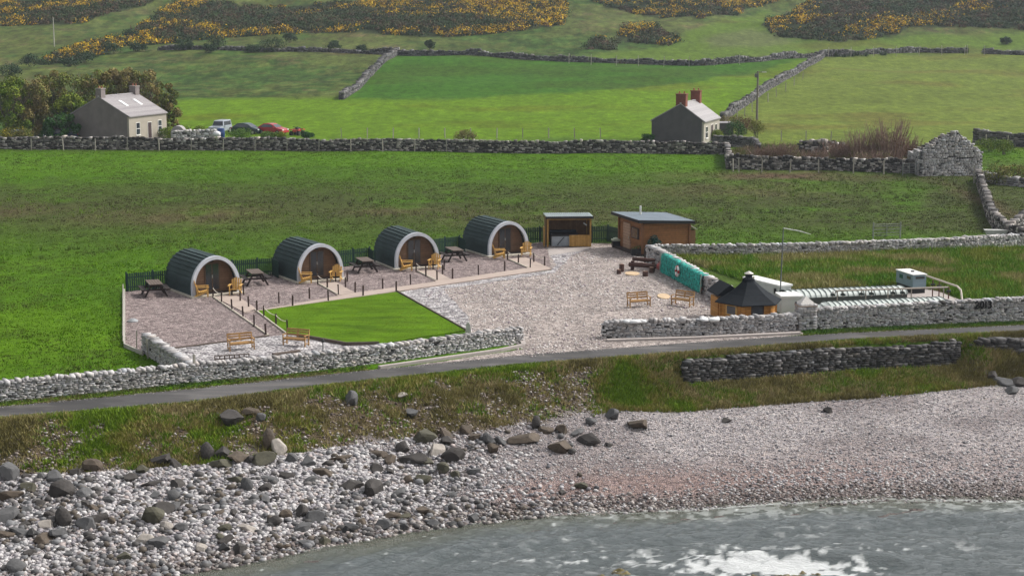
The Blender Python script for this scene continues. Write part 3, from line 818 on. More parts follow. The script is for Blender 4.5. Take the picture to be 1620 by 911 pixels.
for l, r, lab in (((365, 557), (402, 553.8), 'slatted garden bench on white gravel behind the roadside wall, left of the ramp path foot'),
                  ((446.4, 547), (483, 550), 'slatted garden bench at the bottom left corner of the bright lawn'),
                  ((998, 488), (1028.5, 486), 'slatted garden bench on the gravel forecourt, left of the pair before the net'),
                  ((1056, 482), (1096, 487.5), 'slatted garden bench on the gravel forecourt, right of the pair before the net')):
    a, b = flat(*l), flat(*r); rz = rotz_of(a, b); c = Vector(((a[0] + b[0]) / 2, (a[1] + b[1]) / 2, .03)); c = c + Vector((-math.sin(rz), math.cos(rz), 0)) * .25
    if b0 is None: b0 = make_bench(lab); b0.location = c; b0.rotation_euler.z = rz; b0.scale = (.89,) * 3
    else: dup(b0, c, rz, lab, .89)
# ---- bollard posts and ropes
M['rope'] = simple('pale_rope', (.62, .57, .48), .8, .1, 20)
M['post'] = simple('dark_post', (.035, .018, .014), .6, .3, 6)
bp = MB().box(0, 0, .30, .075, .075, .60).lathe([(.038, .60), (.052, .64), (.03, .67)], 8).build('rope_post', M['post'])
runs = [('left side of the long ramp path', [(337, 470.8), (350.5, 480), (367, 491.3), (384.5, 503), (402, 517), (420.6, 531.3)], [0, 1]),
        ('right side of the leftmost pod path', [(367, 468), (380, 477.3), (393.4, 486.5)], []),
        ('left edge of the lawn', [(406.5, 493.5), (417.6, 502), (436.6, 515), (454.7, 525)], [1, 2, 3]),
        ('far walkway edge before the first picnic gap', [(385.5, 467), (441.4, 480), (489.6, 473)], []),
        ('lawn side of the walkway', [(463, 484.8), (519.4, 476.7), (574.4, 468.8)], []),
        ('left side of the second pod path', [(502.7, 450.3), (517.9, 456.8), (535.6, 467.3)], [0, 1]),
        ('right side of the second pod path', [(531, 447), (546.5, 455.8)], []),
        ('far walkway edge between second and third pods', [(549.4, 446.2), (561.8, 463), (605.5, 457.4), (649.7, 450.8)], []),
        ('left side of the third pod path', [(658.4, 430.8), (673.9, 437.6), (691.5, 444.2)], [0, 1]),
        ('right side of the third pod path', [(685, 428), (700, 435)], []),
        ('far walkway edge between third and rightmost pods', [(702.6, 427.5), (716, 441.3), (757, 435.2), (798.5, 429)], []),
        ('at the top right lawn corner', [(626.8, 461.8)], []),
        ('left side of the rightmost pod path', [(803, 411.8), (820, 418), (838.8, 424.6)], [0, 1]),
        ('right side of the rightmost pod path', [(844.5, 415.6), (861.6, 421.5)], [0, 1])]
first = True
for nm, ps, rp in runs:
    for i, q in enumerate(ps):
        x, y = flat(*q); lab = ('short dark post, %s from the back, %s' % (ORD[i], nm)) if len(ps) > 1 else 'short dark post, ' + nm
        if first: o = bp; first = False
        else: o = bp.copy(); C.objects.link(o)
        o.location = (x, y, .02); o.rotation_euler = (random.uniform(-.03, .03), random.uniform(-.03, .03), random.uniform(0, 1)); tag(o, lab, 'post', 'dark posts edging the pod paths')
    if len(rp) > 1:
        m = MB(); pts = []
        for a, b in zip(rp[:-1], rp[1:]):
            A_ = flat(*ps[a]); B_ = flat(*ps[b])
            for k in range(9):
                u = k / 8; pts.append((A_[0] + (B_[0] - A_[0]) * u, A_[1] + (B_[1] - A_[1]) * u, .60 - .16 * 4 * u * (1 - u) * .7))
        tag(m.tube(pts, .020, 6).build('rope', M['rope'], smooth=True), 'pale sagging rope, ' + nm, 'rope', 'pale ropes between the dark posts')
# ---- picket fences
M['picket'] = simple('picket_green', (.012, .038, .032), .65, .3, 3)
def picket(label, segs, hh=1.12):
    """segs: list of pixel polylines"""
    base = flat(*segs[0]); t = thing('picket_fence', label, 'fence', (*base, 0), group='dark green picket fences')
    P_, Rr = MB(), MB()
    for a, b in zip(segs[:-1], segs[1:]):
        A_ = Vector(flat(*a)) - Vector(base); B_ = Vector(flat(*b)) - Vector(base); d = B_ - A_; L = d.length; an = math.atan2(d.y, d.x); n = max(2, int(L / .135)); nn = Vector((d.y, -d.x)).normalized()
        if nn.y > 0: nn = -nn
        for k in range(n):
            p = A_ + d * ((k + .5) / n); q_ = p + nn * .03
            P_.box(q_.x, q_.y, hh / 2 + random.uniform(-.012, .012) + .03, .098, .02, hh, rz=an + random.uniform(-.01, .01))
            P_.prism([(-.049, 0), (.049, 0), (0, .05)], 0, .001, 'y') if False else None
        for z in (.28, .88): Rr.bar((A_.x, A_.y, z), (B_.x, B_.y, z), .045, .08)
        for k in range(int(L / 1.7) + 1):
            p = A_ + d * min(1, k * 1.7 / L); MB().box(p.x - nn.x * .05, p.y - nn.y * .05, hh / 2 + .06, .09, .09, hh + .12, rz=an).build('post', M['picket'], t)
    P_.build('pickets', M['picket'], t); Rr.build('rails', M['picket'], t)
picket('dark green picket fence at the far left end, beside the leftmost pod', [(201, 461.5), (273, 455), (279.5, 460)])
picket('dark green picket fence between the leftmost pod and the second pod', [(368, 440), (432, 435.5), (441.5, 441)])
picket('dark green picket fence between the second pod and the third pod', [(525, 424.5), (584, 418), (592, 424)])
picket('dark green picket fence between the third pod and the rightmost pod', [(674, 405), (726, 399), (736.5, 404)])
picket('dark green picket fence between the rightmost pod and the hot tub shelter', [(820, 385.5), (860, 383.5)])
picket('dark green picket fence between the hot tub shelter and the cedar hut', [(936, 384), (961, 383), (979, 387)], 1.2)
MB().lathe([(.05, 0), (.62, .02), (.64, .10), (.40, .24), (.28, .30), (0.02, .34)], 20).build('x', simple('dome_metal', (.25, .26, .27), .5), None)
o = bpy.data.objects['x']; o.name = 'fire_bowl_lid'; x, y = flat(210, 509); o.location = (x, y, .0); o.scale = (.5, .5, .6); tag(o, 'low grey domed cover with a dark rim on the mauve gravel near the left boundary', 'cover')

# ================================================================== SHELTER + TUB
M['pinew'] = planks('treated_pine', (.36, .20, .05), (.46, .27, .08), .11, 'H')
M['pined'] = planks('shelter_boards', (.17, .095, .045), (.22, .125, .06), .12, 'X')
M['tinroof'] = simple('tin_roof', (.30, .35, .36), .4, .2, 3, stretch=(6, .3, 1), metal=.2)
M['black'] = simple('black_trim', (.018, .018, .02), .6, .2, 3)
a, b = flat(864.5, 391.8), flat(936, 391.2)
t = thing('hot_tub_shelter', 'open timber hot tub shelter with flat grey metal roof beside the rightmost pod', 'shelter', ((a[0] + b[0]) / 2, (a[1] + b[1]) / 2, .04), R(3.5))
W2 = 1.62
for s, y in ((-1, .07), (1, .07), (-1, 2.45), (1, 2.45)):
    MB().box(s * (W2 - .06), y, 1.05, .12, .12, 2.1).build('post', M['pinew'], t)
MB().bx(-W2 + .12, W2 - .12, 2.40, 2.45, 0, 2.02).build('back_wall', M['pined'], t)
MB().bx(W2 - .04, W2, .14, 2.38, 0, 2.05).build('side_wall', M['pined'], t)
MB().bx(-W2, -W2 + .04, 1.1, 2.38, 0, 2.05).build('side_wall', M['pined'], t)
MB().bx(.02, W2 - .13, .04, .10, .02, .86).build('front_screen', M['pinew'], t)
MB().bx(-W2 - .22, -W2 - .16, -.02, .9, .02, 1.45).build('side_screen', M['pinew'], t)
MB().bx(-W2, W2, 0, .05, 1.98, 2.12).build('header_beam', M['pinew'], t)
m = MB(); m.prism([(-.16, 2.20), (2.62, 2.13), (2.62, 2.17), (-.16, 2.24)], -W2 - .08, W2 + .12, 'x')
for i in range(24): m.prism([(-.165, 2.24), (2.62, 2.17), (2.62, 2.20), (-.165, 2.27)], -W2 - .05 + i * .14, -W2 - .01 + i * .14, 'x')
m.build('roof', M['tinroof'], t)
MB().bx(-W2 - .10, W2 + .14, -.20, -.165, 2.08, 2.25).build('fascia', M['black'], t)
o = MB().box(1.25, .85, 1.55, .30, .05, .09, ry=R(35)).build('lamp_bracket', simple('white_pl', (.7, .68, .6)), t)
t2 = thing('hot_tub', 'pale grey hot tub with a dark folded cover inside the timber shelter', 'hot tub', (t.location.x - .35, t.location.y + 1.15, .05), R(3.5))
MB().bx(-.95, .95, -.75, .75, 0, .72).build('tub_shell', simple('tub_grey', (.34, .37, .40), .6), t2)
MB().bx(-1.0, 1.0, -.8, .8, .725, .86).build('cover', M['black'], t2)
MB().bar((-.55, -.80, .08), (-.05, -.80, .66), .05, .04).build('cover_strut', M['black'], t2)
MB().bx(-.95, .95, .45, .8, .865, 1.0).build('folded_cover', simple('cover_navy', (.02, .03, .045), .6), t2)
# ================================================================== CEDAR HUT
M['cedar'] = planks('cedar_cladding', (.20, .085, .030), (.27, .12, .045), .15, 'Z', gap=.5)
M['cedar2'] = simple('cedar_plain', (.17, .075, .032), .6, .3, 3)
M['slateroof'] = simple('felt_roof', (.12, .15, .18), .6, .3, 1.2, stretch=(1, 1, 1))
c0 = Vector(flat(1015, 405)); cl = Vector(flat(978, 391.5)); side = (c0 - cl); Ld = side.length
rz = math.atan2(side.y, side.x) + PI / 2          # local x runs along the side wall
t = thing('cedar_hut', 'reddish cedar clad hut with low sloping grey roof behind the gravel forecourt', 'hut', (*c0, 0), rz)
Ls = 3.75
print('hut door wall', Ld, 'rz', math.degrees(rz))
MB().bx(-.35, Ls, -.1, Ld + .1, 0, .14).build('deck', M['dkwood'], t)
MB().bx(.1, Ls - .1, .05, Ld - .05, .14, 2.25).build('wall', M['cedar'], t)
for (x, y) in ((.05, 0), (.05, Ld), (Ls - .08, 0)): MB().box(x, y, 1.22, .13, .13, 2.2).build('corner_post', M['cedar2'], t)
d = MB().bx(.02, .098, Ld * .52, Ld * .80, .16, 2.0).build('door', planks('pale_door', (.34, .22, .15), (.40, .27, .19), .2, 'Z'), t)
MB().box(0, Ld * .56, 1.0, .05, .05, .16).build('handle', M['metal'], d)
w = MB().bx(.03, .098, Ld * .16, Ld * .46, 1.05, 1.85).build('window', M['dkwood'], t)
MB().bx(.01, .028, Ld * .19, Ld * .43, 1.10, 1.80).build('pane', M['glass'], w)
m = MB(); m.prism([(-.40, 2.48), (Ls + .15, 2.26), (Ls + .15, 2.38), (-.40, 2.60)], -.35, Ld + .35, 'y'); m.build('roof', M['slateroof'], t)
MB().prism([(-.43, 2.38), (Ls + .17, 2.17), (Ls + .17, 2.37), (-.43, 2.59)], -.39, -.352, 'y').prism([(-.35, 2.39), (Ld + .35, 2.39), (Ld + .35, 2.60), (-.35, 2.60)], -.44, -.402, 'x').build('fascia', M['black'], t)
MB().tube([(1.2, Ld * .72, 2.4), (1.2, Ld * .72, 3.15)], .07).build('flue', simple('flue_white', (.7, .7, .66), .5), t)
x, y = flat(1092, 399)
t = thing('lean_to_store', 'small timber store with pale roof at the right end of the cedar hut', 'store', (x, y + .4, 0), rz)
MB().bx(-.28, .34, -.2, .9, 0, 1.55).build('wall', M['pined'], t)
MB().prism([(-.42, 2.05), (.46, 1.56), (.46, 1.63), (-.42, 2.12)], -.26, .96, 'y').build('roof', simple('pale_roof', (.5, .5, .46), .6), t)
# things beside the hut
x, y = flat(974, 391.5)
t = thing('barbecue', 'dark barbecue with pale lid standing at the left of the cedar hut', 'barbecue', (x, y, 0), .2)
MB().box(0, 0, .30, .55, .45, .3).build('firebox', M['black'], t)
MB().box(0, 0, .56, .58, .48, .1).lathe([(.24, .61), (.18, .70), (.02, .74)], 12).build('lid', simple('lid_pale', (.42, .47, .38)), t)
for s in (-1, 1): MB().box(s * .22, 0, .08, .05, .35, .16).build('leg', M['black'], t)
x, y = flat(1007, 402.5)
t = thing('planter', 'dark planter with small green plants at the near corner of the cedar hut', 'planter', (x, y - .35, 0), 0)
MB().box(0, 0, .22, .8, .45, .44).build('tub', M['black'], t)
LEAF = simple('leaf', None, .8, .15, 4, attr='tone', spec=.15)
def leafballs(name, parent, balls, n, size, pal, seed=0, upright=.0, flat_=1.0, mat=None):
    """many small leaf-sized quads filling a set of balls (cx,cy,cz,r)"""
    rg = np.random.default_rng(seed); w = np.array([b[3] ** 2 for b in balls]); idx = rg.choice(len(balls), n, p=w / w.sum())
    B = np.array(balls)[idx]; u = rg.normal(size=(n, 3)); u /= np.linalg.norm(u, axis=1)[:, None]
    r = rg.uniform(.35, 1.05, n) ** .5; p = B[:, :3] + u * (B[:, 3] * r)[:, None] * np.array([1, 1, flat_])
    nn = rg.normal(size=(n, 3)) * .7 + u; nn /= np.linalg.norm(nn, axis=1)[:, None]
    a = np.cross(nn, rg.normal(size=(n, 3))); a /= np.linalg.norm(a, axis=1)[:, None]; b = np.cross(nn, a)
    s = size * rg.uniform(.5, 1.3, n)[:, None] * .5
    if upright: a = a * (1 - upright) + np.array([0, 0, 1.6]) * upright
    v = np.stack([p - a * s, p + b * s * .6, p + a * s, p - b * s * .6], 1).reshape(-1, 3)
    pal = np.array(pal); ci = rg.integers(0, len(pal), len(balls)); tone = pal[ci][idx] * rg.uniform(.65, 1.35, (n, 1))
    pick = rg.random(n) < .3; tone[pick] = pal[rg.integers(0, len(pal), pick.sum())]
    return mesh_np(name, v, np.arange(n * 4).reshape(-1, 4), mat or LEAF, parent, tone)
leafballs('plants', t, [(-.2, 0, .5, .18), (.1, 0, .52, .2), (.3, 0, .48, .14)], 200, .09, [(.06, .12, .03), (.10, .13, .05)], 5)
x, y = flat(1036, 404)
t = thing('dark_shrub', 'dark blue-green shrub against the side wall of the cedar hut', 'shrub', (x - .1, y - .35, 0))
MB().tube([(0, 0, 0), (.02, 0, .7)], .03).build('stem', M['dkwood'], t)
leafballs('foliage', t, [(-.15, 0, 1.0, .35), (.2, .05, .9, .38), (0, 0, 1.25, .28)], 700, .11, [(.012, .05, .045), (.02, .07, .055)], 6)
MB().tube([(0, 0, 0), (0, 0, 1.0)], .08, 8).build('gate_post', M['dkwood']); o = bpy.data.objects['gate_post']; x, y = flat(1020.5, 415); o.location = (x, y, 0); tag(o, 'thick dark wooden post where the drystone wall meets the cedar hut', 'post')
# ================================================================== NET, RING, BUOYS
A_, B_ = Vector(flat(1053, 430.5)), Vector(flat(1118, 465.5))
d = (B_ - A_).normalized(); nn = Vector((d.y, -d.x)); nn = nn if nn.x < 0 or nn.y < 0 else -nn
if nn.y > 0: nn = -nn
L = (B_ - A_).length
print('net length', L)
t = thing('fishing_net', 'turquoise green fishing net draped over the drystone wall beside the forecourt', 'net', (A_.x, A_.y, 0), math.atan2(d.y, d.x))
ln = Vector((nn.x * d.x + nn.y * d.y, -nn.x * d.y + nn.y * d.x))   # local normal ~ (0,-1)
sg = -1 if ln.y < 0 else 1
rg = np.random.default_rng(3); nx_, nz_ = int(L / .14), 11; vs = []; 
for j in range(nz_ + 4):
    for i in range(nx_ + 1):
        u = i / nx_; x_ = u * L
        if j <= nz_: z_ = .04 + (1.22 - .12 * u) * j / nz_; y_ = sg * (.36 - .08 * j / nz_ + .05 * math.sin(x_ * 5 + j) * random.random())
        else: z_ = 1.30 - .12 * u - .01 * (j - nz_); y_ = sg * (.28 - .16 * (j - nz_))
        vs.append((x_ + random.uniform(-.04, .04), y_ + sg * random.uniform(0, .04), z_ + random.uniform(-.03, .03)))
W_ = nx_ + 1; fs = [(j * W_ + i, j * W_ + i + 1, (j + 1) * W_ + i + 1, (j + 1) * W_ + i) for j in range(nz_ + 3) for i in range(nx_)]
tn = np.array([[(.015, .20, .165), (.02, .27, .22), (.012, .12, .105), (.03, .36, .30)][random.randrange(4)] for _ in fs])
mesh_np('mesh', vs, np.array(fs), simple('net_green', None, .8, .45, 5, attr='tone', bmp=.8), t, tn)
m = MB()
for i in range(int(L / .35)): m.tube([(i * .35, sg * .40, .1), (i * .35 + .25, sg * .38, .7), (i * .35 - .05, sg * .31, 1.28)], .012, 4)
for z_ in (.25, .5, .75, 1.0): m.tube([(k * L / 12, sg * (.39 - .07 * z_) , z_ + random.uniform(-.06, .06)) for k in range(13)], .012, 4)
m.build('net_cord', simple('net_light', (.04, .42, .36), .8), t)
for x_ in (0.02, L - .02): MB().tube([(x_, sg * .42, 0), (x_, sg * .36, 1.25)], .03, 6).build('frame_pole', simple('net_pole', (.35, .34, .30)), t)
def torus(m, r, rr, n=28, k=8, col=None, a0=0, a1=2 * PI):
    pts = [(math.cos(a0 + (a1 - a0) * i / n) * r, 0, math.sin(a0 + (a1 - a0) * i / n) * r) for i in range(n + 1)]; return m.tube(pts, rr, k, col)
q = A_.lerp(B_, .47) + nn * .47
t = thing('life_ring', 'white and red life ring hung on the green fishing net', 'life ring', (q.x, q.y, .72), math.atan2(d.y, d.x))
for i in range(4):
    torus(MB(), .29, .075, 8, 8, None, i * PI / 2 + .3, i * PI / 2 + 1.3).build('white_segment', simple('ring_white', (.75, .74, .72), .5, .05), t, smooth=True)
    torus(MB(), .29, .079, 4, 8, None, i * PI / 2 + 1.3, i * PI / 2 + .3 + PI / 2).build('red_segment', simple('ring_red', (.42, .05, .05), .5, .1), t, smooth=True)
BU = simple('buoy_pink', (.62, .17, .15), .55, .2, 3)
for k, (px, py, r, lab) in enumerate(((1043.5, 425, .24, 'faded red-pink buoy at the left end of the green fishing net'), (1112, 457.2, .22, 'faded pink buoy at the bottom right corner of the green fishing net'), (1117, 455.5, .16, 'small pale red float lying beside the pink buoy under the net'))):
    x, y = flat(px, py + 2 + (4 if k else 0)); prof = [(.02, 0)] + [(r * math.sin(PI * i / 10), r - r * math.cos(PI * i / 10)) for i in range(1, 10)] + [(.05, 2 * r), (.05, 2 * r + .08)]
    t = thing('buoy', lab, 'buoy', (x, y, 0)); MB().lathe(prof, 14).build('float', BU, t, smooth=True); MB().tube([(0, 0, 2 * r + .05), (.05, 0, 2 * r + .12)], .04, 6).build('eyelet', M['black'], t)
# ---- driftwood seats round the fire pit
M['log'] = simple('log_wood', (.07, .035, .028), .8, .35, 4, stretch=(.4, 2, 2), bmp=.4)
a = flat(996, 427.5); b = flat(1035, 430.5)
t = thing('log_bench', 'long dark brown log bench by the drystone wall on the forecourt', 'log bench', ((a[0] + b[0]) / 2, (a[1] + b[1]) / 2, 0), rotz_of(a, b))
MB().tube([(-.95, .1, .38), (0, .13, .40), (.95, .1, .38)], .16, 9).build('seat', M['log'], t, smooth=True)
MB().tube([(-.85, .45, .72), (0, .46, .70), (.75, .43, .74)], [.12, .14, .11], 9).build('backrest', M['log'], t, smooth=True)
for s in (-.75, .75): MB().tube([(s, .15, 0), (s, .2, .62)], .13, 8).build('leg', M['log'], t)
m = MB().lathe([(.48, 0), (.50, .03), (.47, .06), (.02, .06)], 18); o = m.build('round_board', simple('pale_board', (.52, .38, .24), .8, .15, 5)); x, y = flat(1000, 433.5); o.location = (x, y, .01); o.scale = (1, 1.5, 1); tag(o, 'round pale wooden disc lying on the gravel before the log bench', 'wooden disc')
o2 = o.copy(); C.objects.link(o2); x, y = flat(1050, 469.5); o2.location = (x, y, .01); o2.scale = (.8, 1.8, 1); tag(o2, 'pale sandy wooden disc lying beside the right forecourt bench', 'wooden disc')
for px, py, r, hh, lab in ((983.5, 430, .17, .52, 'reddish brown log stump seat left of the round wooden disc'), (979, 433.5, .15, .3, 'low dark log stump seat leftmost by the round wooden disc'), (1021, 437, .19, .33, 'pale brown log stump seat in front of the log bench'), (1031, 431.5, .17, .36, 'dark log stump table at the right end of the log bench')):
    x, y = flat(px, py); t = thing('log_stump', lab, 'log stump', (x, y, 0), 0, 'log stumps round the wooden disc')
    MB().lathe([(r * 1.06, 0), (r, .06), (r * .97, hh)], 12).build('bark', M['log'], t); MB().lathe([(r * .93, hh + .003), (.01, hh + .006)], 12).build('cut_top', simple('cut_wood', (.20, .12, .09), .8), t)
# ================================================================== GRILL HUT
M['hutwood'] = planks('hut_logs', (.38, .17, .035), (.46, .22, .05), .16, 'Z', gap=.45)
M['hutroof'] = simple('black_shingles', (.010, .013, .017), .85, .35, 4, bmp=.3, spec=.15)
x, y = flat(1183, 508.5)
t = thing('grill_hut', 'hexagonal timber grill hut with black shingle roof and chimney behind the roadside wall', 'hut', (x, y, 0), R(12))
NS = 6; r0, r1 = 1.62, 1.98
MB().lathe([(r0, 0), (r0, 1.22)], NS).build('wall', M['hutwood'], t)
for k in range(NS):
    a = 2 * PI * k / NS; MB().box(r0 * math.cos(a), r0 * math.sin(a), .61, .14, .14, 1.2, rz=a).build('corner_post', M['hutwood'], t)
m = MB(); prof = [(r1, 1.17), (r1, 1.22), (1.60, 1.42), (1.2, 1.64), (.8, 1.93), (.42, 2.26), (.36, 2.30)]; m.lathe(prof, NS); m.build('roof', M['hutroof'], t)
ck = MB().lathe([(.36, 2.28), (.33, 2.44), (.20, 2.52), (.20, 2.68)], 12).build('chimney', M['hutroof'], t)
MB().lathe([(.26, 2.72), (.27, 2.74), (.05, 2.86)], 12).build('chimney_cap', simple('cap_tin', (.55, .52, .48), .4, metal=.4), ck)
MB().tube([(.16, -.16, 2.44), (.24, -.24, 2.60)], .05, 6).build('chimney_fitting', simple('cream', (.7, .66, .5)), ck)
# door and window on the faces towards the road
def face(k, u0, u1, z0, z1, out, name, mat, par):
    a, b = 2 * PI * k / NS, 2 * PI * (k + 1) / NS; A3 = Vector((r0 * math.cos(a), r0 * math.sin(a), 0)); B3 = Vector((r0 * math.cos(b), r0 * math.sin(b), 0)); nrm = ((A3 + B3) / 2).normalized()
    c_ = A3.lerp(B3, (u0 + u1) / 2) + nrm * out; L_ = (B3 - A3).length * (u1 - u0); ang_ = math.atan2((B3 - A3).y, (B3 - A3).x)
    return MB().box(c_.x, c_.y, (z0 + z1) / 2, L_, .05, z1 - z0, rz=ang_).build(name, mat, par)
for k, wn in ((3, 'w'), (4, 'd'), (5, 'n')):
    if wn == 'w': w = face(k, .25, .75, .55, 1.1, .02, 'window', M['yellow'], t); face(k, .31, .69, .60, 1.05, .032, 'pane', M['glass'], w)
    if wn == 'd': w = face(k, .30, .75, .1, 1.16, .02, 'door', M['dkwood'], t); face(k, .36, .69, .5, 1.1, .032, 'pane', M['glass'], w)
M['hw'] = M['hutwood']
MB().box(-.85, 1.75, .6, 1.1, 1.3, 1.2).build('porch_wall', M['hutwood'], t)
MB().prism([(-1.6, 1.40), (-1.6, 1.46), (-.85, 2.02), (-.1, 1.46), (-.1, 1.40)], .6, 2.5, 'y').build('porch_roof', M['hutroof'], t)

# ================================================================== WATER TREATMENT YARD
M['white'] = simple('white_grp', (.55, .56, .56), .6, .08, 2)
M['whiteroof'] = simple('white_top', (.66, .66, .65), .6, .08, 2)
c0 = Vector(flat(1233, 478)); c1 = Vector(flat(1252.5, 476)); rz = rotz_of(c0, c1)
t = thing('white_housing', 'long low white equipment housing behind the grill hut with overhanging pale roof', 'equipment housing', (*c0, 0), rz)
MB().bx(0, .85, 0, 3.6, 0, .92).build('body', M['white'], t); MB().bx(-.07, .92, -.07, 3.67, .923, 1.03).build('roof', M['whiteroof'], t)
MB().box(-.05, .4, .62, .08, .14, .3).build('door_latch', M['black'], t)
c0 = Vector(flat(1236, 497)); c1 = Vector(flat(1268, 496.5)); rz = rotz_of(c0, c1)
t = thing('white_cabinet', 'white box cabinet with a thick white lid between grill hut and wall pillar', 'cabinet', (*c0, 0), rz)
MB().bx(0, 1.2, 0, 1.3, 0, .95).build('body', M['white'], t); MB().bx(-.06, 1.26, -.06, 1.36, .953, 1.06).build('lid', M['whiteroof'], t)
M['sheetc'] = simple('clear_sheet', (.50, .54, .51), .35, .15, 3, spec=.6)
M['rib'] = simple('grey_rib', (.18, .215, .20), .5, .2, 3)
M['tank'] = simple('tank_side', (.07, .075, .07), .8, .3, 2)
def tank(label, a, b, wd, z0, z1, nr, endcap=False):
    A3 = Vector(flat(*a)); B3 = Vector(flat(*b)); L = (B3 - A3).length; rz = rotz_of(A3, B3)
    t = thing('covered_tank', label, 'covered tank', (*A3, 0), rz, 'barrel-covered tanks behind the roadside wall')
    MB().bx(0, L, -wd, wd, 0, z0 - .003).build('tank_wall', M['tank'], t)
    prof = [(wd * math.cos(PI * i / 12), z0 + (z1 - z0) * math.sin(PI * i / 12)) for i in range(13)]
    n = 40; m = MB(); vs = []
    for i in range(n + 1):
        x = L * i / n; k = min(1, .25 + i / n * 9) if endcap else 1
        sag = 1 - .10 * abs(math.sin(PI * i / n * nr))
        vs += [(x, p[0] * k, z0 + (p[1] - z0) * sag * k) for p in prof]
    m.add(vs, [(i * 13 + j, i * 13 + j + 1, (i + 1) * 13 + j + 1, (i + 1) * 13 + j) for i in range(n) for j in range(12)]); m.build('barrel_cover', M['sheetc'], t, smooth=True)
    for i in range(nr + 1):
        x = L * i / nr; k = min(1, .25 + i / nr * 9) if endcap else 1
        MB().tube([(x, p[0] * k * 1.01, z0 + (p[1] - z0) * k * 1.02 + .005) for p in prof], .028, 5, cap=False).build('rib', M['rib'], t)
tank('long tank with ribbed translucent barrel cover, the one farther from the roadside wall', (1240, 483), (1425, 475.5), .85, .55, .90, 22)
tank('long tank with ribbed translucent barrel cover, the one directly behind the roadside wall', (1290, 501), (1488, 492), .80, .50, .82, 24, True)
M['pipe'] = simple('plastic_pipe', (.33, .29, .25), .5, .2, 4)
M['pipe2'] = simple('beige_pipe', (.52, .46, .38), .5, .15, 4)
M['valve'] = simple('valve_dark', (.03, .04, .035), .6)
def at(px, py_ground, z): x, y = flat(px, py_ground); return (x, y, z)
x, y = flat(1322, 487)
t = thing('supply_pipe', 'long raised grey supply pipe on posts with dark valves above the covered tanks', 'pipe', (0, 0, 0))
pl = [at(1320, 487, .85), at(1322, 487, 1.02), at(1500, 481, 1.02)]
MB().tube(pl, .05, 8).build('main_pipe', M['pipe'], t)
for px in (1324, 1369, 1404, 1441, 1492): MB().tube([at(px, 487 - (px - 1320) * 6 / 180., 0), at(px, 487 - (px - 1320) * 6 / 180., 1.02)], .035, 6).build('post', M['pipe'], t)
for px in (1317, 1333, 1362, 1378, 1412, 1427):
    g = 487 - (px - 1320) * 6 / 180.; a = at(px, g, 1.0); v = MB().tube([a, (a[0], a[1], .62)], .035, 6); v.build('drop_pipe', M['pipe'], t)
    MB().tube([(a[0] - .14, a[1], .78), (a[0] + .14, a[1], .76)], .07, 7).tube([(a[0], a[1] - .1, .80), (a[0], a[1] + .1, .80)], .085, 7).build('valve', M['valve'], t)
t = thing('inlet_pipe', 'beige inlet pipe sloping from the blue-grey cabin and bending down at the right', 'pipe', (0, 0, 0))
MB().tube([at(1464, 466, 1.18), at(1500, 477, 1.10), at(1513, 481, 1.08), at(1519, 484, .95), at(1523, 488, .12)], .06, 8).build('main_pipe', M['pipe2'], t)
for px, g in ((1475, 471), (1485, 474), (1500, 482)):
    MB().tube([at(px, g, 0), at(px, g, 1.1)], .04, 6).build('post', simple('rust_post', (.12, .06, .045)), t)
    a = at(px, g, .82); MB().tube([(a[0] - .13, a[1], a[2]), (a[0] + .13, a[1], a[2])], .07, 7).build('valve', M['valve'], t)
c0 = Vector(flat(1443.5, 465)); c1 = Vector(flat(1465.5, 464.5)); rz = rotz_of(c0, c1) + R(8)
t = thing('pump_cabin', 'small blue-grey pump cabin with white roof on a dark plinth beside the tanks', 'cabin', (*c0, 0), rz)
BG = simple('blue_grey_paint', (.19, .26, .30), .5, .12, 2)
MB().bx(.03, .86, .03, 2.1, 0, .40).build('plinth', M['black'], t); MB().bx(0, .9, 0, 2.15, .403, 1.16).build('body', BG, t)
MB().bx(-.04, .94, -.04, 2.19, 1.163, 1.21).build('roof', M['whiteroof'], t)
MB().box(.5, 1.0, 1.25, .14, .2, .06).build('roof_vent', M['black'], t)
w = MB().bx(.18, .78, -.02, 0, .92, 1.06).build('vent_slot', simple('slot', (.05, .05, .05)), t)
w = MB().bx(-.022, -.001, .3, .75, .85, 1.03).build('window', M['glass'], t); MB().bx(-.022, -.001, 1.3, 1.7, .75, 1.0).build('sign_panel', simple('green_sign', (.02, .10, .07)), t)
pk = fpoly([(1270, 494), (1425, 486), (1440, 455), (1475, 458), (1540, 482), (1530, 498), (1290, 508)])
sheet('concrete_pad', pk, .012, M['pad'], .05, world=True)
x, y = flat(1233.5, 480)
t = thing('mast_pole', 'tall thin pole with a white arm at its top standing by the white housing', 'pole', (x, y, 0))
MB().tube([(0, 0, 0), (.10, 0, 4.55)], [.045, .03], 7).build('shaft', simple('pole_dark', (.11, .12, .13), .5), t)
MB().tube([(.10, 0, 4.52), (1.05, -.1, 4.36), (1.7, -.2, 4.18)], [.03, .028, .012], 6).build('arm', simple('white_arm', (.7, .7, .7)), t)

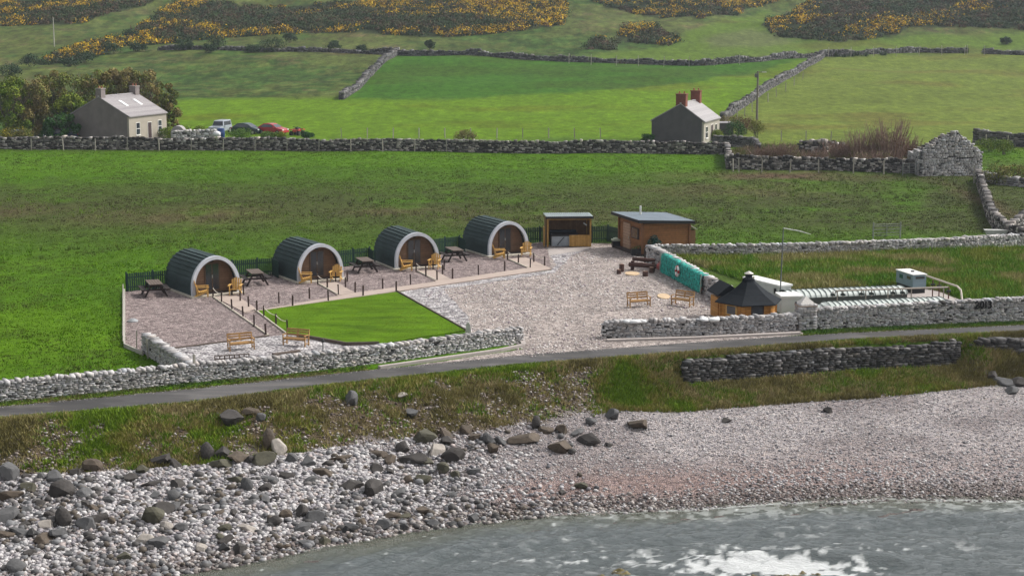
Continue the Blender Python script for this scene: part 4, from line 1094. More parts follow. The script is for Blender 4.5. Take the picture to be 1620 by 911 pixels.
# ================================================================== HOUSES
def house(name, label, cat, loc, rz, L, W, ze, za, ya, zb, mats, chims, windows=(), hip=None, roof_over=.18, skylights=()):
    """local x along the front wall, y back along the gable; ze front eave, za ridge at y=ya, zb rear eave"""
    t = thing(name, label, cat, loc, rz)
    g = [(0, 0), (0, ze), (ya, za), (W, zb), (W, 0)]
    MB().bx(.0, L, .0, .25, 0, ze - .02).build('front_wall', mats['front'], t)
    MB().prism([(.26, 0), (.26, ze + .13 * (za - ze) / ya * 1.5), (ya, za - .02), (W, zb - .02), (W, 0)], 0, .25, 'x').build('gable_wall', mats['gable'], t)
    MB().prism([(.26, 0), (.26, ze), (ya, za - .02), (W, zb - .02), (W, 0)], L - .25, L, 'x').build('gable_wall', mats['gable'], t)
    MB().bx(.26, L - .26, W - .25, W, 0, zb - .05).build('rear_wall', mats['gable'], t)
    s1 = (za - ze) / ya; s2 = (za - zb) / (W - ya)
    rf = MB().prism([(-roof_over, ze - roof_over * s1), (ya, za), (ya, za + .12), (-roof_over, ze - roof_over * s1 + .12)], -.06, L + .06, 'x').build('roof', mats['roof'], t)
    MB().prism([(ya + .003, za), (W + roof_over, zb - roof_over * s2), (W + roof_over, zb - roof_over * s2 + .12), (ya + .003, za + .12)], -.06, L + .06, 'x').build('roof', mats.get('roof2', mats['roof']), t)
    MB().bar((-.08, ya, za + .14), (L + .08, ya, za + .14), .22, .10).build('ridge', mats['ridge'], rf)
    for (x0, x1, w_, zt) in chims:
        c_ = MB().bx(x0, x1, ya - w_ / 2, ya + w_ / 2, za - .5, za + zt).build('chimney', mats['chim'], rf)
        MB().bx(x0 - .07, x1 + .07, ya - w_ / 2 - .07, ya + w_ / 2 + .07, za + zt + .002, za + zt + .12).build('chimney_cap', mats['chimcap'], rf)
        for k in range(2): MB().tube([((x0 + x1) / 2, ya + (k - .5) * w_ * .5, za + zt + .1), ((x0 + x1) / 2, ya + (k - .5) * w_ * .5, za + zt + .4)], .1, 8).build('chimney_pot', mats['pot'], rf)
    for kind, x0, x1, z0, z1 in windows:
        w = MB().bx(x0 - .07, x1 + .07, -.035, .0 - .003, z0 - .07, z1 + .07).build(kind, mats['frame'], t)
        if kind == 'window':
            mid = (z0 + z1) / 2; MB().bx(x0, x1, -.05, -.037, z0, mid - .04).bx(x0, x1, -.05, -.037, mid + .04, z1).build('pane', M['glass'], w)
            MB().bx(x0 - .12, x1 + .12, -.12, -.003, z0 - .16, z0 - .075).build('sill', mats['frame'], w)
        else: MB().bx(x0, x1, -.05, -.037, z0 + .02, z1).build('panel', mats['doorc'], w)
    for y0, y1, x0, x1 in skylights:
        p = [(y0, ze + y0 * s1 + .125), (y1, ze + y1 * s1 + .125), (y1, ze + y1 * s1 + .19), (y0, ze + y0 * s1 + .19)]
        MB().prism(p, x0, x1, 'x').build('skylight', mats['sky'], rf)
    return t
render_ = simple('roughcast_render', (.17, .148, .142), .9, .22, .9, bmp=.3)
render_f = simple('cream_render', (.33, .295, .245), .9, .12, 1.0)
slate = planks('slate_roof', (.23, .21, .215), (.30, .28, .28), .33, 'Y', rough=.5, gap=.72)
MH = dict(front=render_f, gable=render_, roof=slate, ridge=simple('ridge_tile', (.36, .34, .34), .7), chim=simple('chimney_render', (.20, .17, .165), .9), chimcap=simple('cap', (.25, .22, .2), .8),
          pot=simple('clay_pot', (.30, .12, .07), .8), frame=simple('frame_white', (.7, .68, .64), .6, .05), doorc=simple('door_dark', (.05, .03, .03), .6), sky=simple('sky_frame', (.75, .75, .75), .3, .05))
def obl(px, py, deg_from_ray):
    x, y = flat(px, py); return (x, y, 0), math.atan2(y, x) - R(deg_from_ray)
loc, rz = obl(205, 224, 34)
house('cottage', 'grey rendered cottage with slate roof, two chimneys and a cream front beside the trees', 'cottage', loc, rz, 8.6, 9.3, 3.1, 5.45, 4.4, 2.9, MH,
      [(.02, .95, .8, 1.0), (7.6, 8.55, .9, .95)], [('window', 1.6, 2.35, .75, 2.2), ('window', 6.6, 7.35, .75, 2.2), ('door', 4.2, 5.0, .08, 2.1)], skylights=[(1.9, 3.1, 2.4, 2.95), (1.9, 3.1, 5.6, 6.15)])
loc2 = Vector(loc) + Matrix.Rotation(rz, 3, 'Z') @ Vector((1.5, 9.35, 0))
t = thing('rear_extension', 'low pale-roofed extension behind the left cottage, half hidden by a green shrub', 'extension', loc2, rz)
MB().bx(0, 5, .0, 3.2, 0, 1.9).build('wall', render_, t); MB().prism([(-.1, 2.6), (3.4, 1.88), (3.4, 2.0), (-.1, 2.72)], -.1, 5.1, 'x').build('roof', slate, t)
brick = simple('red_brick', (.17, .055, .035), .85, .3, 3)
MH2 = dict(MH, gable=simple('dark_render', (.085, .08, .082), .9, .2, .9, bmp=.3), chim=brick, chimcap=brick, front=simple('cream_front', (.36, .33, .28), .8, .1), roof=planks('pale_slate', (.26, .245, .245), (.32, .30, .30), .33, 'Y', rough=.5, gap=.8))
loc, rz = obl(1113, 228, 14)
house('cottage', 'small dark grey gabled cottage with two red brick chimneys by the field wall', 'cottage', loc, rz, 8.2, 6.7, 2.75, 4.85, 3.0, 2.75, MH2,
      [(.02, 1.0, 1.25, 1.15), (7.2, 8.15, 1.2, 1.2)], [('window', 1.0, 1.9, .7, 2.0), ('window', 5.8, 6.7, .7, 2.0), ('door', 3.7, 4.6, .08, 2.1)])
MB()
x, y = flat(1148, 214)
t = thing('outbuilding', 'small grey outbuilding between the brick-chimneyed cottage and a dark shrub', 'outbuilding', (x, y, float(h(x, y))), .1)
MB().bx(-1.0, 1.0, 0, 2.5, 0, 1.5).build('wall', MH2['gable'], t); MB().bx(-1.12, 1.12, -.1, 2.6, 1.503, 1.6).build('roof', slate, t)

# ---- roofless stone barn
x0, y0 = flat(1455, 280.5); x1, y1 = flat(1551, 278); W = math.hypot(x1 - x0, y1 - y0); rz = rotz_of((x0, y0), (x1, y1))
t = thing('ruined_barn', 'roofless pale drystone barn with a pointed gable wall at the field corner', 'ruined barn', (x0, y0, 0), rz)
def stonepanel(name, W, top, th, sw, sh, kind, parent, M4=None, holes=()):
    cen, siz, ang = [], [], []; z = 0; zt = max(top(W * k / 40) for k in range(41))
    while z < zt:
        ch = sh * random.uniform(.8, 1.2); s = -random.uniform(0, sw)
        while s < W:
            w = sw * random.uniform(.6, 1.4); c_ = s + w / 2
            if 0 < c_ < W and z + ch * .6 < top(c_) and not any(a < c_ < b and c < z + ch / 2 < d_ for a, b, c, d_ in holes):
                for s_ in (-1, 1): cen.append((c_, s_ * th * .28 + random.uniform(-.02, .02), z + ch / 2)); siz.append((w * .97, th * .45, ch * .96)); ang.append(random.uniform(-.04, .04))
            s += w
        z += ch
    core = MB(); n = 24
    for k in range(n):
        a, b = W * k / n, W * (k + 1) / n; tt = min(top(a + .01), top(b - .01)) - .1
        if tt > .1: core.bx(a, b, -th * .3, th * .3, -.3, tt)
    o = stones_to_mesh(name, cen, siz, ang, stonecol(len(cen), kind), STONE, parent, core=core, jit=.11)
    if M4 is not None: o.location, o.rotation_euler = M4
    return o
apx = W * .55
rag = lambda s: .12 * (float(fbm(s * 2, 3.3, 1, 3, 5)) - .5)
top = lambda s: (2.7 + (s / apx) * 2.0 if s < apx else 4.7 - (s - apx) / (W - apx) * 2.3) + rag(s)
stonepanel('gable_wall', W, top, .55, .3, .17, 'ruin', t, holes=[(W * .35, W * .42, 1.75, 1.95), (W * .45, W * .55, 1.85, 2.05), (W * .58, W * .85, 1.7, 2.0)])
stonepanel('side_wall', 6.0, lambda s: 2.6 - .4 * (s > 3) + rag(s * 3), .5, .3, .17, 'ruin', t, ((.25, .3, 0), (0, 0, PI / 2 - .27)))
stonepanel('side_wall', 6.0, lambda s: 2.3 - .8 * (s > 2) + rag(s * 3), .5, .3, .17, 'ruin', t, ((W - .25, .3, 0), (0, 0, PI / 2 - .27)))
stonepanel('rear_gable', W * .95, lambda s: top(s) - .9, .5, .3, .17, 'dark', t, ((1.75, 6.1, 0), (0, 0, 0)))
# ================================================================== FIELD WALLS
def gw(*a): return [tuple(P(*p)[:2]) for p in a]
stone_wall('stone_wall', 'long dark lichen-covered drystone wall across the whole field below the two cottages', gw((-330, 235), (-90, 236), (100, 236.5), (400, 238), (700, 240), (950, 242), (1150, 244.5)), 1.28, .6, .34, .16, 'dark', ragged=.16, hvar=.2)
stone_wall('stone_wall', 'dark drystone wall below the scrub, left of the roofless barn', gw((1154, 268), (1230, 269), (1330, 270), (1452, 275)), lambda u: 1.2, .6, .36, .17, 'dark', ragged=.15, hvar=.35)
stone_wall('stone_wall', 'short drystone wall return at the corner right of the brick-chimneyed cottage', gw((1153, 268), (1150, 244)), 1.2, .55, .4, .2, 'dark')
stone_wall('stone_wall', 'broken drystone wall running behind the shrubs right of the brick-chimneyed cottage', gw((1128, 231), (1160, 232), (1192, 235), (1200, 246)), 1.1, .6, .4, .2, 'far', ragged=.1)
stone_wall('stone_wall', 'tumbled dark drystone wall in the middle of the brown scrub', gw((1265, 250), (1300, 252), (1336, 250)), lambda u: 1.9 - .8 * u, .7, .45, .24, 'dark', ragged=.25, hvar=.4)
stone_wall('stone_wall', 'lichen-spotted drystone wall curving down from the roofless barn to the paddock corner', gw((1548, 286), (1553, 305), (1560, 325), (1566, 345), (1576, 362), (1592, 376), (1625, 388)), 1.0, .55, .34, .16, 'dark', ragged=.12, hvar=.15)
stone_wall('stone_wall', 'short drystone wall entering from the right edge above the paddock corner', gw((1596, 378), (1608, 368), (1625, 352), (1660, 330)), 1.0, .55, .36, .17, 'dark')
stone_wall('stone_wall', 'pale low drystone wall in the weeds right of the roofless barn', gw((1552, 283), (1580, 292), (1640, 298)), .6, .6, .45, .22, 'ruin', hvar=.4)
stone_wall('stone_wall', 'grey drystone wall along the olive field at the right edge behind the barn', gw((1540, 228), (1620, 233), (1700, 238)), 1.5, .6, .46, .22, 'far', hvar=.3)
stone_wall('stone_wall', 'drystone wall climbing the hill beside the lamp-topped utility pole', gw((1143, 193), (1165, 176), (1200, 152), (1250, 122), (1285, 102), (1302, 91)), 1.0, .7, .6, .26, 'far', ragged=.3, hvar=.4)
stone_wall('stone_wall', 'dark mossy wall along the top of the bright green slope in the upper middle', gw((598, 86), (700, 88), (800, 92), (900, 98), (1000, 101), (1110, 104), (1200, 98), (1302, 90)), lambda u: .75, .9, .6, .24, 'far', ragged=.35, hvar=.9)
stone_wall('stone_wall', 'dark wall along the top of the olive field, left of the gateway gap', gw((1302, 90), (1400, 85), (1460, 83), (1531, 84)), lambda u: .8, .7, .7, .26, 'far', ragged=.3, hvar=.9)
stone_wall('stone_wall', 'dark wall along the top of the olive field, right of the gateway gap', gw((1556, 85), (1620, 88), (1700, 90)), lambda u: .8, .7, .7, .26, 'far', ragged=.3, hvar=.9)
stone_wall('stone_wall', 'pale overgrown wall running down the slope left of the bright green field', gw((540, 158), (565, 142), (590, 115), (610, 96), (628, 86)), lambda u: .8, .9, .5, .24, 'far', ragged=.4, hvar=.5)
stone_wall('stone_wall', 'low dark hedge-topped wall below the gorse hill on the left', gw((250, 80), (330, 79), (450, 82), (598, 86)), lambda u: .6, .8, .6, .26, 'far', ragged=.3, hvar=.9)
stone_wall('stone_wall', 'short pale garden wall before the parked cars and left cottage', gw((274, 226), (300, 225), (338, 224)), 1.35, .5, .4, .2, 'lime')
SEAMAT = STONE
xs = np.linspace(flat(1076, 560)[0], flat(1524, 545)[0], 14)
stone_wall('sea_wall', 'dark coursed stone retaining wall below the road above the beach', [(x, float(cv(ROAD_BOT, x)) - 1.52) for x in xs], 1.28, .6, .34, .125, 'sea', 'sea wall', cap=False, hvar=.2, base=-1.3)
xs = np.linspace(flat(1590, 575)[0], flat(1700, 570)[0], 4)
stone_wall('sea_wall', 'dark rubble wall end at the far right above the boulders', [(x, float(cv(ROAD_BOT, x)) - 1.9) for x in xs], 1.1, .6, .36, .15, 'sea', 'sea wall', hvar=.4, base=-1.2)

# ================================================================== POLES AND POSTS
M['wpole'] = simple('weathered_pole', (.17, .15, .12), .8, .25, 2)
x, y = flat(1197, 203); z = float(h(x, y))
t = thing('utility_pole', 'tall wooden utility pole with a small lamp arm right of the brick-chimneyed cottage', 'pole', (x, y, z))
MB().tube([(0, 0, -.2), (0, 0, 7.6)], [.17, .12], 8).build('shaft', M['wpole'], t)
l = MB().tube([(-.3, 0, 7.45), (.95, 0, 7.5)], .05, 6).build('arm', M['wpole'], t); MB().box(.85, 0, 7.47, .6, .3, .12).build('lamp', simple('lamp_grey', (.5, .5, .5)), l); MB().box(-.18, 0, 7.0, .5, .3, .55).build('transformer', simple('tx', (.12, .12, .12)), t)
p_ = P(86, 74)
t = thing('utility_pole', 'slim pale pole standing alone on the grassy hillside at the upper left', 'pole', p_)
MB().tube([(0, 0, -.3), (0, 0, 6.6)], [.13, .09], 7).build('shaft', simple('pale_pole', (.42, .40, .36)), t); MB().box(0, 0, 6.4, 1.2, .1, .1).build('crossarm', M['wpole'], t)
M['fpost'] = simple('fence_post', (.30, .28, .24), .8, .2, 4)
fp = MB().box(0, 0, .62, .10, .10, 1.5).prism([(-.05, 1.37), (.05, 1.37), (0, 1.42)], -.05, .05, 'y').build('fence_post', M['fpost'])
fi = 0
def posts(pxs, label, group, hs=1.0, th=1.0):
    global fi
    for q in pxs:
        w = P(*q); o = fp if fi == 0 else fp.copy()
        if fi: C.objects.link(o)
        fi += 1; o.location = w; o.rotation_euler = (random.uniform(-.05, .05), random.uniform(-.05, .05), random.uniform(0, 1)); o.scale = (th, th, hs); k = sorted(pxs).index(q); tag(o, label + (', %s from the left' % (ORD[k] if k < 22 else 'near the right end') if len(pxs) > 1 else ''), 'fence post', group)
def rails(name, label, pxs, zs, r=.008, mat=None):
    pts = [P(*q) for q in pxs]; m = MB()
    for z in zs: m.tube([(p.x, p.y, p.z + z) for p in pts], r, 4)
    return tag(m.build(name, mat or M['metal']), label, 'fence wire')
fw = [(50 + 50.5 * i, 238 + .2 * i) for i in range(22)]
posts(fw, 'pale fence post before the long dark field wall', 'fence posts before the long field wall', 1.02)
rails('fence_wire', 'thin wire along the posts before the long dark field wall', [(-60, 238)] + fw, (1.1,))
posts([(1160, 272), (1169, 272), (1205, 272.5), (1250, 273), (1295, 273.5), (1350, 274.5), (1398, 276)], 'pale fence post before the dark wall below the scrub', 'fence posts below the scrub', 1.0)
posts([(540 + 41 * i, 219) for i in range(11)] + [(1236, 224), (1275, 224), (1314, 225), (1560, 230), (1594, 232)], 'dark slim fence post on the grass behind the field wall', 'fence posts behind the field wall', .95)
posts([(1310 + 36 * i, 91 - i * .6) for i in range(7)] + [(1530, 86.5), (1557, 87.5), (900 + 0, 101), (935, 103), (975, 104), (1010, 105), (1050, 106), (1090, 106), (1130, 105), (1170, 103)], 'small dark post on the skyline of the upper field wall', 'posts along the upper field wall', 1.5)
posts([(1166, 192), (1178, 185), (1190, 178), (1215, 162), (1228, 154), (1243, 145), (1256, 136), (1270, 126)], 'thin post beside the wall climbing the hill by the utility pole', 'posts along the climbing wall', 1.1)
posts([(216, 552.5), (234, 566.5), (253.5, 576)], 'slim grey post in the grass by the short wall stub', 'slim posts by the wall stub', .72, .6)
posts([(308, 603.5)], 'pale post leaning on the roadside wall near the corner with the wall stub', 'post at the roadside wall', .95)
posts([(1541, 290)], 'pale leaning post at the right corner of the roofless barn', 'post at the roofless barn', 1.25)
rails('boundary_rail', 'pale low rail along the left boundary between field and mauve gravel', [(195, 465), (195, 500), (195, 550)], (.35, .6), .03, M['fpost'])
# gates
M['gate'] = simple('gate_steel', (.22, .23, .22), .5)
def gate(label, a, b, hh, par=None):
    A3, B3 = P(*a), P(*b); d = B3 - A3; L = d.to_2d().length
    t = thing('field_gate', label, 'gate', A3, rotz_of(A3, B3)); m = MB()
    for z in (.25, .45, .7, .95, hh): m.tube([(0, 0, z), (L, 0, z)], .025, 5)
    m.bar((L / 2, 0, .2), (L / 2, 0, hh), .05, .04); m.build('bars', M['gate'], t)
    for x in (0, L): MB().tube([(x, 0, 0), (x, 0, hh + .15)], .05, 6).build('post', M['gate'], t)
gate('small grey metal gate in the grass just behind the paddock wall', (1381, 378), (1424, 377), 1.1)
gate('low dark gate leaning at the left end of the roofless barn', (1428, 278), (1449, 277), 1.2)
x, y = flat(1575, 378); t = thing('water_trough', 'pale grey metal water trough beside the wall corner of the upper field', 'trough', (x, y, 0), -.1)
MB().prism([(-.9, .7), (-.6, .25), (.6, .25), (.9, .7)], -.3, .3, 'y').build('basin', simple('galv', (.42, .42, .40), .5), t); MB().bx(-.5, -.4, -.3, .3, 0, .25).bx(.4, .5, -.3, .3, 0, .25).build('stand', M['gate'], t)
# small things on/behind roadside walls
x, y = flat(1001, 534); t = tag(pebbles('white_boulder', np.array([x - .35, x + .1, x + .5]), np.array([y] * 3), np.array([.84, .84, .84]), np.array([.7, 1.0, .6]), np.array([(.6, .6, .6)] * 3), PEB, .28), 'bright white stone laid on the low wall left of the grill hut', 'stone')
x, y = flat(1124, 531); t = tag(pebbles('white_boulder', np.array([x - .35, x + .2, x + .5]), np.array([y] * 3), np.array([.84, .84, .84]), np.array([.8, .9, .6]), np.array([(.7, .7, .7), (.66, .66, .65), (.05, .05, .05)]), PEB, .28), 'bright white stone on the low wall just left of the grill hut eaves', 'stone')
x, y = flat(741, 527); tag(MB().prism([(-.16, 0), (.16, 0), (.1, .5), (0, .62), (-.12, .5)], -.06, .06, 'y').build('marker_stone', simple('marker', (.45, .44, .42), .8)), 'small upright pale marker stone at the right corner of the lawn', 'stone'); bpy.data.objects['marker_stone'].location = (x, y, 0)
m = MB(); a = flat(340, 572); b = flat(394, 568); d = Vector(b) - Vector(a)
for k in range(8): p = Vector(a) + d * k / 7; m.bar((p.x, p.y, 0), (p.x, p.y, .3), .05, .05)
m.bar((*a, .28), (*b, .28), .05, .05); m.bar((*a, .12), (*b, .12), .05, .05); tag(m.build('wooden_rack', M['dtimber']), 'low weathered wooden rack lying on white gravel behind the roadside wall', 'rack')
a = flat(432, 564); b = flat(474, 558); tag(MB().bar((*a, .08), (*b, .08), .22, .16).build('timber_sleeper', M['dtimber']), 'dark timber sleeper on the gravel just behind the roadside wall below the left benches', 'sleeper')
x, y = flat(511, 553); t = thing('lawn_lamp', 'tiny dark lamp post at the grey edging below the lawn', 'lamp', (x, y, 0)); MB().tube([(0, 0, 0), (0, 0, .45)], .03, 6).build('stem', M['black'], t); MB().lathe([(.08, .4), (.09, .5), (.02, .58)], 8).build('lamp_head', M['black'], t)

# ================================================================== VEHICLES
def car(label, body, px, py, deg, L=4.1, W=1.72, H=1.48, kind='hatch', zb=0.0):
    x, y = flat(px, py); t = thing('parked_car', label, 'car', (x, y, zb), R(deg), None)
    if kind == 'hatch':
        lo = [(0, .28), (.02, .62), (.10, .78), (.95, .92), (L - .35, .95), (L - .06, .80), (L, .5), (L - .03, .28)]
        cab = [(.90, .92), (1.75, H - .08), (2.3, H), (L - .95, H - .04), (L - .12, .95)]; wx = (.78, L - .75); r = .31
    else:
        lo = [(0, .38), (0, .85), (.12, .98), (1.15, 1.05), (L - .06, 1.05), (L, .9), (L, .38)]; cab = [(1.12, 1.05), (1.45, H - .05), (1.7, H), (L - .1, H), (L - .02, 1.05)]; wx = (.8, L - .8); r = .37
    m = MB(); n = len(lo)
    def loft(poly, w0, w1, z0, z1, m):
        vs = []
        for s in (-1, 1):
            for p in poly:
                u = (p[1] - z0) / (z1 - z0); vs.append((p[0], s * (w0 + (w1 - w0) * u) / 2, p[1]))
        k = len(poly); m.add(vs, [tuple(range(k)), tuple(range(2 * k - 1, k - 1, -1))] + [(i, (i + 1) % k, k + (i + 1) % k, k + i) for i in range(k)])
    loft(lo, W, W * .97, .28, 1, m); loft(cab, W * .95, W * .76, .92, H, m)
    b = m.build('body', body, t, bevel=.03)
    zc = .98 if kind == 'hatch' else 1.1
    gl = MB()
    for s in (-1, 1):
        q = [(cab[0][0] + .32, zc), (cab[1][0] + .12, H - .14), (cab[-2][0] - .1, H - .14), (cab[-1][0] - .30, zc)]
        wq = lambda z: s * ((W * .95 + (W * .76 - W * .95) * (z - .92) / (H - .92)) / 2 + .012); gl.add([(p[0], wq(p[1]), p[1]) for p in q], [(0, 1, 2, 3)])
    gl.build('side_window', M['glass'], t)
    def slant(a, c_, out, name):
        k0, k1 = .12, .86; A_ = Vector((a[0] + (c_[0] - a[0]) * k0, a[1] + (c_[1] - a[1]) * k0)); B_ = Vector((a[0] + (c_[0] - a[0]) * k1, a[1] + (c_[1] - a[1]) * k1))
        w0, w1 = W * .42, W * .36; MB().add([(A_.x + out, -w0, A_.y), (A_.x + out, w0, A_.y), (B_.x + out, w1, B_.y + .01), (B_.x + out, -w1, B_.y + .01)], [(0, 1, 2, 3)]).build(name, M['glass'], t)
    slant(cab[0], cab[1], -.02, 'windscreen'); slant(cab[-1], cab[-2], .02, 'rear_window')
    for xx in wx:
        for s in (-1, 1):
            w = MB().tube([(xx, s * (W / 2 - .2), r), (xx, s * (W / 2 + .015), r)], r, 16).build('wheel', M['black'], t); MB().tube([(xx, s * (W / 2 + .01), r), (xx, s * (W / 2 + .03), r)], r * .58, 12).build('rim', M['metal'], w)
    for s in (-1, 1):
        MB().box(.02, s * W * .36, .68, .08, .3, .14).build('headlight', simple('lamp_glass', (.7, .7, .7), .2), t); MB().box(L - .02, s * W * .42, .80, .08, .16, .24).build('tail_light', simple('tail_red', (.3, .01, .01), .3), t)
        MB().box(1.35 if kind == 'hatch' else 1.4, s * (W / 2 + .06), 1.0, .14, .14, .12).build('mirror', body, t)
    if kind == 'jeep': sw = MB().tube([(L + .02, 0, .95), (L + .20, 0, .95)], .34, 14).build('spare_wheel', M['black'], t); MB().tube([(L + .2, 0, .95), (L + .22, 0, .95)], .22, 12).build('wheel_cover', simple('cover_silver', (.5, .5, .5), .4), sw)
    return t
def paint(n, c): return simple(n, c, .25, .05, .5, spec=.6)
car('red hatchback parked nose right behind the field wall, rightmost of the cars', paint('red_paint', (.32, .012, .015)), 452, 213.5, 155, 4.0)
car('dark green hatchback parked between the silver off-roader and the red hatchback', paint('green_paint', (.012, .035, .035)), 413, 213, 158, 4.1)
car('pale silver off-roader with a spare wheel on its tailgate, behind the garden wall', paint('silver_paint', (.28, .31, .35)), 339, 213, 75 - 180 + 180, 3.9, 1.75, 1.75, 'jeep')
car('dark blue car half hidden by the field wall before the left cottage gable', paint('blue_paint', (.015, .035, .075)), 70, 222, 8, 4.3)
x, y = flat(26, 223); t = tag(MB().prism([(-1, 0), (1, 0), (.9, 1.25), (.3, 1.35), (-.5, 1.35), (-.9, 1.2)], -.7, .7, 'y').build('tarpaulin_heap', simple('blue_tarp', (.02, .05, .22), .6)), 'blue tarpaulin covered heap behind the field wall at the far left', 'tarpaulin'); t.location = (x, y, 0)
x, y = flat(470, 216); t = thing('quad_bike', 'red quad bike with black seat and handlebars parked behind the field wall', 'quad bike', (x, y, .1), R(70))
QR = paint('quad_red', (.45, .06, .05)); MB().bx(-.75, .8, -.3, .3, .5, .85).build('body', QR, t, bevel=.05)
for s in (-1, 1):
    for xx in (-.6, .65): MB().tube([(xx, s * .38, .32), (xx, s * .68, .32)], .32, 12).build('wheel', M['black'], t); MB().box(xx, s * .52, .80, .62, .42, .12, ry=.15).build('mudguard', QR, t)
MB().box(.25, 0, .95, .8, .35, .18).build('seat', M['black'], t); MB().tube([(-.4, -.4, 1.2), (-.3, 0, 1.1), (-.4, .4, 1.2)], .04, 6).tube([(-.3, 0, .8), (-.3, 0, 1.12)], .05, 6).build('handlebar', M['black'], t)
x, y = flat(281, 222); t = thing('stone_dome', 'rounded grey domed stone shed end at the left of the pale garden wall', 'dome', (x, y, 0)); MB().prism([(-.85, 0)] + [(-.85 * math.cos(PI * i / 10), .95 + .85 * math.sin(PI * i / 10)) for i in range(11)] + [(.85, 0)], 0, 1.6, 'y').build('wall', simple('dome_stone', (.30, .28, .28), .9, .3, 2, bmp=.4), t)
pl = [(327, 222, .45), (335, 221.5, .55), (343, 222, .5)]
for i, (px, py, r) in enumerate(pl):
    x, y = flat(px, py + 1.5); v, f = ico(); vs = v * np.array([r * 1.2, r, r * .8]) * RNG.uniform(.85, 1.15, (12, 1)); o = mesh_np('filled_sack', vs, f, simple('sack_white', (.62, .62, .64), .7, .1, 3), smooth=True); o.location = (x, y, 1.15 if False else .35 * 2.6); tag(o, 'white filled sack behind the field wall before the silver off-roader, %s from left' % ORD[i], 'sack')
x, y = flat(350, 222); o = MB().lathe([(.45, 0), (.5, .9), (.42, 1.5), (.1, 1.55)], 14).build('blue_barrel', simple('blue_plastic', (.02, .05, .16), .4)); o.location = (x, y, 0); tag(o, 'dark blue barrel beside the white sacks in front of the silver off-roader', 'barrel')

# ================================================================== TREES AND SHRUBS
def branches(m, base, hgt, n, spread, r0=.14, seed=0, sub=4):
    rg = random.Random(seed); tips = []
    m.tube([(base[0], base[1], base[2] - .2), (base[0] + rg.uniform(-.2, .2), base[1], base[2] + hgt * .35)], [r0, r0 * .7], 6)
    for i in range(n):
        a = rg.uniform(0, 2 * PI); rr = rg.uniform(.3, 1) * spread; z0 = hgt * rg.uniform(.12, .4); tip = (base[0] + math.cos(a) * rr, base[1] + math.sin(a) * rr, base[2] + hgt * rg.uniform(.65, 1)); mid = (base[0] + math.cos(a) * rr * .55, base[1] + math.sin(a) * rr * .55, base[2] + hgt * .55)
        m.tube([(base[0], base[1], base[2] + z0), mid, tip], [r0 * .5, r0 * .3, r0 * .08], 5); tips.append(tip)
        for k in range(sub):
            u = rg.uniform(.2, .95); p = Vector(mid).lerp(Vector(tip), u); q = p + Vector((rg.uniform(-.8, .8), rg.uniform(-.8, .8), rg.uniform(.2, 1.0))) * hgt * .16; m.tube([p, q], [r0 * .14, r0 * .04], 4)
    return tips
BARK = simple('bark', (.10, .085, .07), .9, .25, 4)
PG = [(.11, .17, .012), (.17, .21, .02), (.07, .12, .012)]; PB = [(.20, .155, .06), (.22, .18, .06), (.14, .15, .035)]; PD = [(.02, .07, .012), (.04, .11, .015), (.03, .08, .02)]; PM = [(.15, .17, .03), (.18, .14, .045), (.10, .13, .025)]
def tree(label, px, py, hgt, spread, pal, n=5200, seed=0, cat='tree', size=.20, group=None):
    w = P(px, py); t = thing('broadleaf_tree', label, cat, w, 0, group); rg = random.Random(seed); m = MB(); branches(m, (0, 0, 0), hgt * .95, 16, spread, .17, seed, 5)
    m.build('trunk', BARK, t)
    balls = []
    for i in range(60):
        a = rg.uniform(0, 2 * PI); rr = spread * rg.random() ** .6; z = hgt * rg.uniform(.12, .95); rr *= math.sqrt(max(.08, 1 - ((z / hgt - .45) / .62) ** 2)); balls.append((math.cos(a) * rr, math.sin(a) * rr, z, rg.uniform(.35, .85) * spread / 3))
    leafballs('crown', t, balls, n, size, pal, seed); return t
tr = [(12, 219, 7.6, 3.4, PG, 'olive green tree at the far left edge behind the trimmed hedge'), (52, 216, 7.4, 3.2, PB, 'brown budding tree second from the left behind the hedge'),
      (88, 212, 8.2, 3.4, PM, 'tall green and brown tree standing left of the left cottage gable'), (112, 218, 5.4, 2.7, PG, 'bright green leafy tree close against the left gable of the cottage'),
      (98, 223, 3.2, 2.3, PD, 'dark green bushy tree low beside the cottage extension'), (150, 207, 8.0, 3.2, PM, 'olive tree rising behind the left chimney of the cottage'),
      (190, 204, 8.2, 3.2, PB, 'brown twiggy tree rising behind the slate roof between the chimneys'), (226, 206, 8.0, 3.0, PB, 'brown-green tree rising behind the right chimney of the cottage'),
      (258, 212, 6.6, 2.5, PM, 'rounded olive tree at the right end of the cottage')]
for i, (px, py, hh, sp_, pal, lab) in enumerate(tr): tree(lab, px, py, hh, sp_, pal, 9500, i + 1, size=.30)
def shrub(label, px, py, hgt, spread, pal, n=900, size=.16, seed=0, cat='shrub', name='shrub', group=None, flat_=.8):
    w = P(px, py); t = thing(name, label, cat, w, 0, group); rg = random.Random(seed * 7 + 1); m = MB()
    for i in range(4): m.tube([(rg.uniform(-.2, .2) * spread, 0, -.1), (rg.uniform(-.6, .6) * spread, rg.uniform(-.5, .5) * spread, hgt * .7)], [.05, .02], 4)
    m.build('stems', BARK, t); balls = []
    for i in range(12):
        a = rg.uniform(0, 2 * PI); rr = spread * rg.random() ** .5 * .75; balls.append((math.cos(a) * rr, math.sin(a) * rr * .8, hgt * (.3 + .4 * rg.random()) * (1.15 - .4 * rr / spread), rg.uniform(.3, .45) * spread))
    for b in list(balls):
        if b[2] + b[3] * flat_ > hgt * 1.1: balls.remove(b)
    balls.append((0, 0, hgt * .45, min(hgt * .6, spread * .7)))
    leafballs('foliage', t, balls, n, size, pal, seed, flat_=flat_); return t
